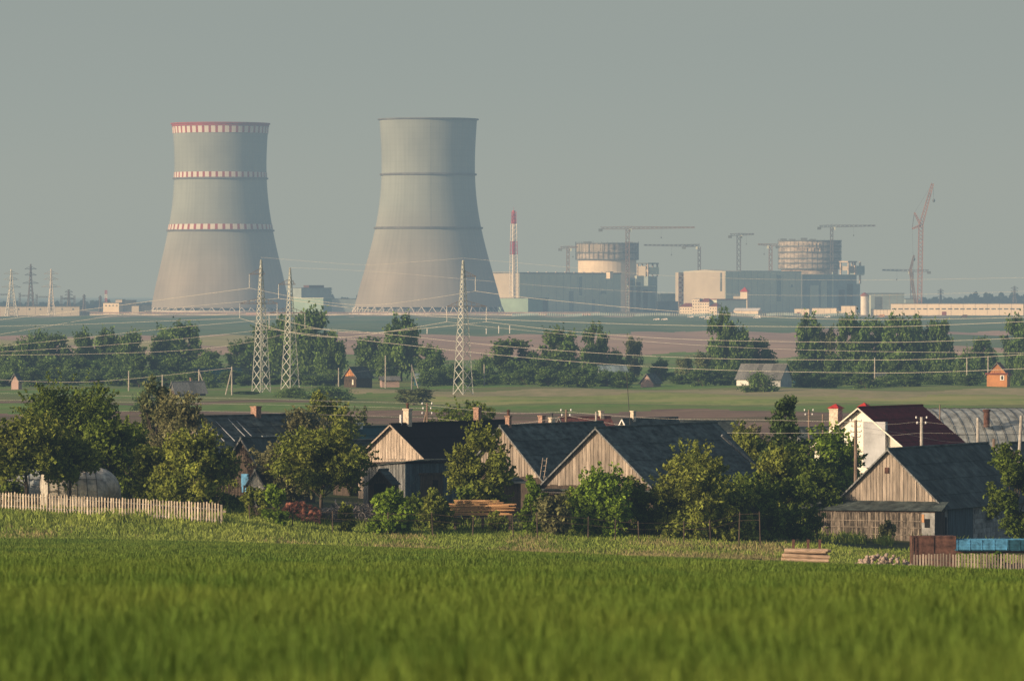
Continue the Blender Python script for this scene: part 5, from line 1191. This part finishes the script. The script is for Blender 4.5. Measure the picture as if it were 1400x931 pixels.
b = mid_house('pale ruined brick cottage with pointed roof', 876, 893, 904, 1275, 60, 511, 522, 'pink_rack', 'slate', 'pink_rack')
b = mid_house('long grey roofed house with white end wall', 1004, 1007, 1066, 1265, -20, 498, 517, None, 'wood_grey', 'plaster_grey', None, 8.5); MB().box((.05, -.1, -.2), (b.L*.36, -.004, b.he-.1)).build('whitewashed_wall', 'white_far', b.root)
b = mid_house('house with orange sunlit gable near the right edge', 1350, 1377, 1383, 1290, 72, 496, 511, 'orange_house', 'roof_red_far', 'orange_pale')
fr = MB().box((-.14, b.W*.14, b.z(520)), (-.06, b.W*.34, b.z(513))).build('window', 'white_far', b.root); MB().box((-.17, b.W*.19, b.z(519)), (-.145, b.W*.29, b.z(514))).build('pane', 'glass', fr)
MB().box((-.08, 0, 0), (-.045, b.W, b.he-.05)).build('lower_wall', 'orange_house', b.root); MB().box((-.5, -.3, b.he-.1), (-.05, b.W+.3, b.he+.15)).build('eave_band', 'roof_red_far', b.root)
b = mid_house('tiny pink gabled hut above the big left tree', 15, 25, 29, 1240, 66, 511, 519, 'pink_rack', 'slate', 'pink_rack')
b = mid_house('small blue roofed outbuilding behind the birches', 1085, 1090, 1112, 1330, 30, 506, 512, None, 'slate', 'blue_dark')
b = mid_house('blue grey roofed farmhouse below the square topped tree', 816, 822, 858, 1330, 25, 500, 508, None, 'blue_clad', 'blue_clad')
b = mid_house('pink walled low cottage under the left part of grove', 1183, 1187, 1212, 1300, 12, 510, 514, None, 'slate', 'pink_rack')
# ------------------------------------------------------------------ poles and village wires
def pole(px, d, yt, label, mt='pole', ins=0, brace=None, r=.12, lean=0, group='utility poles', cross=False, name='utility_pole'):
    g = Gp(px, d); H = Z(yt, d)-g.z; t = thing(name, label, 'pole', g, 0, group); top = Vector((lean, 0, H))
    MB().beam((0, 0, -.5), top, r*1.15, r*.8, 8).build('shaft', mt, t)
    if brace: x, yb = brace; MB().beam(((x-px)*M(d), -.3, -.3), top*.92, r*.8, r*.7, 6).build('brace', mt, t)
    if ins:
        mb = MB(); mb2 = MB()
        for k in range(ins):
            z = H-.12-.42*k; w = .42 if k % 2 == 0 else .34
            mb2.beam((-w, 0, z), (w, 0, z), .035); 
            for s in (-w, w): mb.lathe([(.05, z), (.075, z+.05), (.075, z+.13), (.03, z+.18)], 8, (s, 0))
        mb2.build('crossarm', 'steel_dark', t); mb.build('insulator', 'insulator', t)
    return t
pole(584, 500, 551, 'wooden utility pole with diagonal brace beside the cream chimney', ins=3, brace=(556, 580))
pole(774, 480, 560, 'utility pole with insulators above the central barn roof', ins=2, r=.13)
pole(815, 520, 563, 'plain post rising left of the central barn apex', 'pole_concrete')
pole(870, 470, 512, 'thin dark leaning aerial mast above the central barn', 'steel_dark', r=.035, lean=-.8, name='aerial_mast')
pole(1106, 560, 560, 'concrete pole with pale top left of white house', 'pole', ins=2)
pole(1125, 600, 566, 'short post just left of the cream chimney', 'pole')
pole(1170, 460, 574, 'dark pole with double crossarms in front of the white house', ins=4, r=.16)
pole(1260, 455, 570, 'thick pole with insulators before the maroon roof', 'pole_concrete', ins=2, r=.15)
pole(1337, 470, 571, 'bare thick post before the grey greenhouse', 'pole_concrete', r=.15)
pole(1359, 462, 600, 'short stub post right of the bare thick post', 'pole', r=.16)
pole(1388, 462, 568, 'leaning grey post near the right edge', 'pole_concrete', r=.16, lean=.5)
pole(1285, 545, 553, 'thin dark post at the end of the maroon roof', 'pole', r=.08)
for px, d, yt, lb, br in ((176, 1180, 507, 'thin pole above the pale fruit tree at left', None), (317, 1120, 501, 'pole with brace left of first pylon', (308, 545)), (222, 1190, 512, 'thin pole left of the grey roofed cottage', None), (272, 1150, 505, 'thin pole behind the grey roofed cottage', (284, 530)), (527, 1270, 486, 'tall thin pole left of the tall dense tree', None), (563, 1230, 498, 'pole with brace beneath the tall dense tree', (573, 528)), (662, 1270, 498, 'thin pole right of the third pylon', None), (463, 1270, 503, 'thin pole beside the orange gabled cottage', None), (1196, 1290, 489, 'thin pole under the left side of the grove', None), (1322, 1290, 489, 'thin pole left of the orange gable house', None), (1351, 1300, 487, 'pole standing over the orange gable house', None), (797, 1290, 500, 'pale thin pole below the square topped tree', None)):
    pole(px, d, yt, lb, 'pole_concrete', brace=br, r=.16, group='poles across the fields')
VW = [('uppermost village wire left of the braced pole', [(-60, 536), (150, 541), (380, 546), (584, 552)], 505, 500), ('middle village wire left of the braced pole', [(-60, 546), (150, 549), (380, 553.5), (584, 558)], 505, 500), ('lowest village wire left of the braced pole', [(150, 562), (300, 562.5), (450, 567), (584, 571)], 505, 500),
 ('upper wire from the braced pole to the barn pole', [(584, 554), (640, 560), (700, 565), (774, 563)], 500, 480), ('lower wire from the braced pole to the barn pole', [(584, 571), (650, 577), (710, 579), (774, 569)], 500, 480),
 ('upper wire between the barn pole and white house pole', [(774, 563), (900, 572), (1040, 574), (1170, 577)], 480, 460), ('lower wire between the barn pole and white house pole', [(774, 568), (900, 588), (1040, 592), (1170, 591)], 480, 460),
 ('top wire crossing the maroon roof', [(1170, 576), (1215, 580), (1260, 577), (1330, 582), (1460, 576)], 460, 462), ('middle wire crossing the maroon roof', [(1170, 583), (1230, 592), (1290, 603), (1340, 606)], 460, 466), ('low wire crossing the white house gable', [(1170, 590), (1215, 595), (1260, 592), (1330, 592), (1460, 585)], 460, 462)]
for lb, pts, d0, d1 in VW: wire(lb, pts, d0, d1, .011, 'wire', 'thin wires over the village', 'overhead_wire')
MW = [('thin wire across the meadow trees at left', [(-40, 517), (120, 522), (317, 503)], 1180, 1120), ('thin wire between the braced poles in the pasture', [(317, 503), (440, 512), (563, 499)], 1120, 1230)]
for lb, pts, d0, d1 in MW: wire(lb, pts, d0, d1, .03, 'wire', 'thin wires over the fields', 'overhead_wire')
# ------------------------------------------------------------------ picket fence left
def picket_fence():
    t = thing('picket_fence', 'long pale wooden picket fence at the left edge', 'fence', Gp(300, 395)); g = t.location
    dv = (Gp(300, 395)-Gp(0, 407)); dv.z = 0; dv.normalize(); nv = Vector((dv.y, -dv.x, 0))
    def at(px):
        d = 407-(px/300)*12; x = X(px, d); return Vector((x, d, float(gz(x, d))))-g
    pk = MB(); px = -60
    while px < 301:
        p = at(px); d = p.y+g.y; zt = Z(672.5+px/300*15+random.uniform(-1.3, 1.0), d)-g.z; w = dv*.060*random.uniform(.85, 1.15); ln = dv*random.uniform(-.03, .03)
        p = Vector((p.x, p.y, p.z+.05)); q = Vector((p.x, p.y, zt-.05))+ln; tn = rt(.3); f = nv*.03
        pk.hexa([p-w+f, p+w+f, p+w, p-w, q-w+f, q+w+f, q+w, q-w], tn)
        e = Vector((0, 0, .06)); pk.add([q-w+f, q+w+f, q+f+e, q-w, q+w, q+e], [(0, 1, 2), (3, 5, 4), (0, 2, 5, 3), (1, 4, 5, 2)], tn)
        px += 4.0*random.uniform(.93, 1.07)
    pk.build('pickets', 'picket', t)
    for hz in (.4, 1.15):
        mb = MB()
        for k in range(-60, 300, 40): a, c = at(k), at(k+40); mb.beam(a+Vector((0, .05, hz)), c+Vector((0, .05, hz)), .04)
        mb.build('rail', 'wood_grey', t)
    for k in range(-50, 301, 58): p = at(k); MB().box((p.x-.06, p.y+.09, p.z-.3), (p.x+.06, p.y+.2, p.z+1.45)).build('post', 'wood_dark', t)
    p = at(302.5); MB().box((p.x-.07, p.y-.03, p.z-.3), (p.x+.07, p.y+.1, p.z+1.5)).build('post', 'picket', t); MB().box((p.x+.08, p.y, p.z+.95), (p.x+.3, p.y+.05, p.z+1.1)).build('rail_stub', 'picket', t)
picket_fence()
def garden_fence(label, x0, x1, d, y_top, step, mt, n='garden_fence', group='village fences'):
    g = Gp(x0, d); t = thing(n, label, 'fence', g, 0, group); mb = MB(); px = x0
    while px < x1:
        q = Gp(px, d)-g; zt = Z(y_top+random.uniform(-1, 1.5), d)-g.z; w = .05; mb.box((q.x-w, 0, q.z), (q.x+w, .025, zt), rt(.35)); px += step*random.uniform(.9, 1.1)
    mb.build('pickets', mt, t); e = Gp(x1, d)-g; H = Z(y_top, d)-g.z
    for f in (.3, .75): MB().beam((0, .06, H*f), (e.x, .06, e.z+H*f), .035).build('rail', 'wood_dark', t)
    for q in (0, .5, 1): MB().box((e.x*q-.06, .1, e.z*q-.3), (e.x*q+.06, .2, H+.1)).build('post', 'wood_dark', t)
garden_fence('brown weathered garden fence left of the wattle lean-to', 1064, 1117, 424, 709, 4.2, 'wood_dark')
garden_fence('dim garden fence behind the right end of the pickets', 284, 342, 424, 664, 4.2, 'wood_dark')
garden_fence('low pale picket fence in front of the blue trailer', 1250, 1450, 374, 757, 4.1, 'wood')
def wire_fence():
    t = thing('wire_fence', 'thin wire fence on brown posts along the village edge', 'fence', Gp(342, 408)); g = t.location; pts = []
    for px, yt in ((342, 690), (400, 694), (455, 698), (530, 700), (592, 700), (646, 706), (702, 702), (735, 700), (804, 706), (841, 710), (874, 712), (935, 712), (972, 711), (1010, 700), (1040, 699)):
        d = 402.5+random.uniform(-.6, .6); p = Gp(px, d)-g; zt = Z(yt, d)-g.z; pts.append(Vector((p.x, p.y, zt)))
        MB().beam((p.x, p.y, p.z-.2), (p.x+random.uniform(-.1, .1), p.y, zt), .045, n=6).build('post', 'wood_dark', t)
    for dz in (-.15, -.6): MB().path([p+Vector((0, 0, dz)) for p in pts], .012, 3).build('strand', 'wood_dark', t)
wire_fence()
# ------------------------------------------------------------------ piles
def copies(proto, spots, parent=None):
    for i, (loc, rot, sc) in enumerate(spots):
        o = proto if i == 0 else proto.copy()
        if i: COL.objects.link(o)
        o.location = loc; o.rotation_euler = rot; o.scale = sc
def rock_mesh(name, mt, seed=1, r=1):
    rng = random.Random(seed); import bmesh
    bm = bmesh.new(); bmesh.ops.create_icosphere(bm, subdivisions=2, radius=r)
    for v in bm.verts: v.co *= 1+.18*math.sin(v.co.x*3+seed)*math.cos(v.co.y*2.3+seed*2)+rng.uniform(-.06, .06)
    me = bpy.data.meshes.new(name); bm.to_mesh(me); bm.free(); me.materials.append(m_(mt)); o = bpy.data.objects.new(name, me); COL.objects.link(o); return o
def pile(protos, px0, px1, d0, d1, peak, n, size, shape, squash=.75):
    k = [[] for _ in protos]
    for i in range(n):
        a = random.random(); px = px0+(px1-px0)*a; dd = random.uniform(d0, d1); g = Gp(px, dd)
        q = shape(a)*(1-abs((dd-(d0+d1)/2)/((d1-d0)/2))**1.6); h = peak*q*random.random()**.35
        s = size*random.uniform(.6, 1.3); k[i % len(protos)].append(((g.x, g.y, g.z+h+s*.3), (random.uniform(0, 6), random.uniform(0, 6), random.uniform(0, 6)), (s, s*random.uniform(.7, 1), s*squash)))
    for p, sp in zip(protos, k): copies(p, sp)
def mk(names, mt, label, cat, group):
    r = []
    for s in range(3): o = rock_mesh(names, mt, s+1); tag(o, label, cat, group); r.append(o)
    return r
pile(mk('field_stone', 'stone', 'pale rounded field stone in the heap beside rusty container', 'stone', 'field stones heaped at right'), 1162, 1262, 375, 379.5, 1.15, 230, .15, lambda a: math.sin(math.pi*min(1, a*1.0))**.8)
pile(mk('rubble_brick', 'brick_rubble', 'red broken brick in the heap behind the apple tree', 'brick', 'broken bricks behind the apple tree'), 388, 438, 413, 417, 1.5, 170, .18, lambda a: .6+.4*math.sin(math.pi*a))
def scrap():
    mb = MB()
    for i in range(420):
        px = random.uniform(432, 545); d = random.uniform(415, 419); g = Gp(px, d); q = math.sin(math.pi*(px-425)/125)**.5; h = 1.55*q*random.random()**.6
        a = Vector((g.x, g.y, g.z+h)); v = Vector((random.uniform(-1, 1), random.uniform(-1, 1), random.uniform(-.3, .6))).normalized()*random.uniform(.2, .7)
        mb.beam(a, a+v, random.uniform(.02, .06), n=4, tone=rt(.6))
        if i % 4 == 0:
            c = []; 
            for k in range(10): th = k*.7; c.append(a+Vector((math.cos(th)*.25, math.sin(th*1.3)*.15, math.sin(th)*.25)))
            mb.path(c, .025, 4, rt(.5))
    o = mb.build('brushwood_heap', 'scrap'); tag(o, 'tangled grey brushwood and scrap heap before the low shed', 'heap', kind='stuff')
scrap()
# fresh planks
pl = MB().box((0, -.12, 0), (1, .12, .07)).build('sawn_plank', 'plank_fresh'); tag(pl, 'orange sawn plank lying in the stack before the slate barn', 'plank', 'planks stacked before the slate barn')
sp = []
for r in range(9):
    for c in range(4):
        px0 = 613+random.uniform(-3, 6)+(r > 6)*10; L = (random.uniform(80, 94) if r < 7 else random.uniform(35, 70))*M(412); g = Gp(px0, 411+c*.3); base = Z(704, 412)
        sp.append(((g.x, 411+c*.3, base+.02+r*.125+random.uniform(-.01, .01)), (random.uniform(-.05, .05), random.uniform(-.012, .012), random.uniform(-.03, .03)), (L, 1, random.uniform(.8, 1.3))))
copies(pl, sp)
for k, px in enumerate((622, 660, 697)): 
    g = Gp(px, 411.4); o = MB().box((-.1, -.5, -.1), (.1, .9, Z(704.3, 412)-g.z)).build('timber_bearer', 'wood_dark', loc=g); tag(o, 'dark timber bearer under the '+('left', 'middle', 'right')[k]+' of orange planks', 'beam', 'bearers under the planks')
# log stack with stakes
dl = 378
lg = MB().beam((0, 0, 0), (1, 0, 0), 1, .9, 10).build('cut_log', 'log'); tag(lg, 'pale split log in the stack left of the stone heap', 'log', 'logs in the low stack on the grass')
sp = []
g0 = Gp(1070, dl)
for r in range(4):
    for c in range(3):
        px0 = 1069+random.uniform(-2, 5); L = random.uniform(56, 65)*M(dl); rr = random.uniform(.11, .17); sp.append(((X(px0, dl), dl-.3+c*.3, g0.z+.14+r*.30), (random.uniform(0, 3), random.uniform(-.045, .045), random.uniform(-.06, .06)), (L, rr, rr)))
copies(lg, sp)
for k, px in enumerate((1085, 1105, 1121)):
    g = Gp(px, dl+.6); o = MB().box((-.09, 0, -.2), (.09, .14, Z(738, dl)-g.z)).build('rusty_stake', 'rust', loc=g); tag(o, ('left', 'middle', 'right')[k]+' rusty stake standing up behind the log stack', 'stake', 'stakes behind the log stack')
# earth heap
def heap():
    d = 381; mb = MB()
    for i in range(70):
        px = random.uniform(1006, 1060); dd = d+random.uniform(-1, 1); g = Gp(px, dd); h = .35*math.sin(math.pi*(px-1004)/58)*random.random(); s = random.uniform(.08, .2)
        mb.hexa([Vector((g.x, g.y, g.z+h))+Vector(v)*s*random.uniform(.7, 1.2) for v in ((-1, -1, -.6), (1, -1, -.6), (1, 1, -.6), (-1, 1, -.6), (-.6, -.6, .6), (.6, -.6, .6), (.6, .6, .6), (-.6, .6, .6))], rt(.4))
    o = mb.build('earth_heap', 'soil'); tag(o, 'low dark heap of earth left of the log stack', 'earth heap', kind='stuff')
heap()
# rusty container + trailer
g = Gp(1248, 382); m = M(382); t = thing('steel_container', 'rusty brown steel box left of the blue trailer', 'container', g, R(3)); zt = Z(733, 382)-g.z
MB().box((0, 0, .15), (59*m, 1.6, zt)).build('body', 'rust', t); mb = MB()
for x in (0, 28*m, 58.2*m): mb.box((x, -.05, .12), (x+.06, -.002, zt+.02))
mb.box((.07, -.04, zt-.08), (59*m, -.003, zt+.02)); mb.build('ribs', 'rust', t); MB().box((0, 0, -.1), (59*m, .15, .14)).build('skid', 'steel_dark', t)
MB().beam((-.15, -.3, -.2), (-.02, -.2, zt+.3), .03).build('prop_rod', 'wood_dark', t)
g = Gp(1308, 381); t = thing('farm_trailer', 'flat blue painted farm trailer at the right edge', 'trailer', g, R(2)); zt = Z(738, 381)-g.z; zb = Z(753, 381)-g.z
MB().box((0, 0, zb), (150*m, 2.2, zb+.08)).build('bed', 'blue_dark', t)
for a, c, mt in ((0, 69, 'blue_paint'), (70, 150, 'blue_dark')):
    mb = MB(); mb.box((a*m, -.04, zb+.09), (c*m, 0, zt))
    for x in np.linspace(a*m+.02, c*m-.06, 6 if a else 5): mb.box((x, -.075, zb+.05), (x+.05, -.041, zt+.02), .2)
    for zz_ in (zb+.28, zb+.5): mb.box((a*m, -.06, zz_), (c*m, -.041, zz_+.03), .3)
    mb.build('side_board', mt, t)
MB().box((0, 2.16, zb+.09), (150*m, 2.2, zt)).build('side_board', 'blue_paint', t)
MB().box((0, .5, zb-.18), (150*m, .65, zb-.01)).box((0, 1.6, zb-.18), (150*m, 1.75, zb-.01)).build('chassis', 'rust', t)
for x in (74*m, 88*m, 125*m):
    for y in (.1, 1.9):
        w = MB().beam((x, y, .40), (x, y+.22, .40), .42, n=20).build('wheel', 'rubber', t); MB().beam((x, y-.01, .40), (x, y+.05, .40), .2, n=14).build('rim', 'steel_dark', w)
# ladder leaning between the barns
g = Gp(738, 438); t = thing('wooden_ladder', 'short wooden ladder platform between the two central barns', 'ladder', g); z0, z1 = Z(655, 438)-g.z, Z(626, 438)-g.z
for x in (0, .32): MB().beam((x, 0, z0), (x+.25, .2, z1), .03).build('rail', 'wood_pale', t)
for k in range(4): zz_ = z0+.2+k*(z1-z0-.4)/3; MB().beam((.02+.25*zz_/z1, .2*zz_/z1, zz_), (.34+.25*zz_/z1, .2*zz_/z1, zz_), .025).build('rung', 'wood_pale', t)
# ------------------------------------------------------------------ HAZE, WORLD, SUN, CAMERA
def haze():
    mb = MB().box((-30000, -600, -60), (30000, 45000, 900)); m = bpy.data.materials.new('haze_air'); m.use_nodes = True; N = m.node_tree.nodes; L = m.node_tree.links; N.clear()
    out = N.new('ShaderNodeOutputMaterial'); ab = N.new('ShaderNodeVolumeAbsorption'); em = N.new('ShaderNodeEmission'); ad = N.new('ShaderNodeAddShader')
    S = HZ_S
    sig = (.74*S, .96*S, 1.30*S); D = max(sig)*1.0001
    ab.inputs['Color'].default_value = (*[1-s/D for s in sig], 1); ab.inputs['Density'].default_value = D
    asy = HZ_A; e = [s*a for s, a in zip(sig, asy)]; k = max(e)
    em.inputs['Color'].default_value = (*[v/k for v in e], 1); em.inputs['Strength'].default_value = k  # emission stands in for daylight scattered by the haze
    L.new(ab.outputs[0], ad.inputs[0]); L.new(em.outputs[0], ad.inputs[1]); L.new(ad.outputs[0], out.inputs['Volume'])
    MATS['haze_air'] = m; o = mb.build('haze', 'haze_air'); tag(o, kind='structure'); return o
HZ_S = 1.25e-4; HZ_A = (.345, .375, .342)
haze()
w = bpy.data.worlds.new('World'); SC.world = w; w.use_nodes = True; N = w.node_tree.nodes; L = w.node_tree.links
sky = N.new('ShaderNodeTexSky'); sky.sky_type = 'NISHITA'; sky.sun_disc = False; sky.sun_elevation = SUN_EL; sky.sun_rotation = SUN_AZ; sky.dust_density = 4; sky.air_density = 1.0; sky.ozone_density = 1.5
tcw = N.new('ShaderNodeTexCoord'); mpw = N.new('ShaderNodeMapping'); mpw.inputs['Scale'].default_value = (3, 3, 22); L.new(tcw.outputs['Generated'], mpw.inputs[0])
nw = N.new('ShaderNodeTexNoise'); nw.inputs['Scale'].default_value = 1.6; nw.inputs['Detail'].default_value = 4; L.new(mpw.outputs[0], nw.inputs['Vector'])
mrw = N.new('ShaderNodeMapRange'); mrw.inputs[1].default_value = .3; mrw.inputs[2].default_value = .7; mrw.inputs[3].default_value = .90; mrw.inputs[4].default_value = 1.16; L.new(nw.outputs['Fac'], mrw.inputs[0])
vw = N.new('ShaderNodeVectorMath'); vw.operation = 'SCALE'; L.new(sky.outputs[0], vw.inputs[0]); L.new(mrw.outputs[0], vw.inputs['Scale'])
L.new(vw.outputs[0], N['Background'].inputs[0]); N['Background'].inputs[1].default_value = .13
sl = bpy.data.lights.new('sun', 'SUN'); sl.energy = 6.2; sl.angle = R(.5); sl.color = (1.0, .85, .68); so = bpy.data.objects.new('sun', sl); COL.objects.link(so)
so.rotation_euler = (-TS).to_track_quat('-Z', 'Y').to_euler(); so.location = (0, 0, 100)
cam = bpy.data.cameras.new('camera'); co = bpy.data.objects.new('camera', cam); COL.objects.link(co); SC.camera = co
cam.lens = FPX*36/1400; cam.sensor_width = 36; cam.clip_end = 90000; cam.clip_start = .5
co.location = (0, 0, CZ); co.rotation_euler = (R(90)-60.5/FPX, 0, 0)
cam.dof.use_dof = True; cam.dof.focus_distance = 620; cam.dof.aperture_fstop = cam.lens/1000/.044
SC.view_settings.view_transform = 'Standard'; SC.view_settings.look = 'None'; SC.view_settings.exposure = 0; SC.view_settings.gamma = 1
c = SC.cycles; c.use_denoising = True; c.max_bounces = 5; c.diffuse_bounces = 2; c.glossy_bounces = 2; c.transmission_bounces = 3; c.volume_bounces = 0; c.transparent_max_bounces = 8; c.caustics_reflective = False; c.caustics_refractive = False
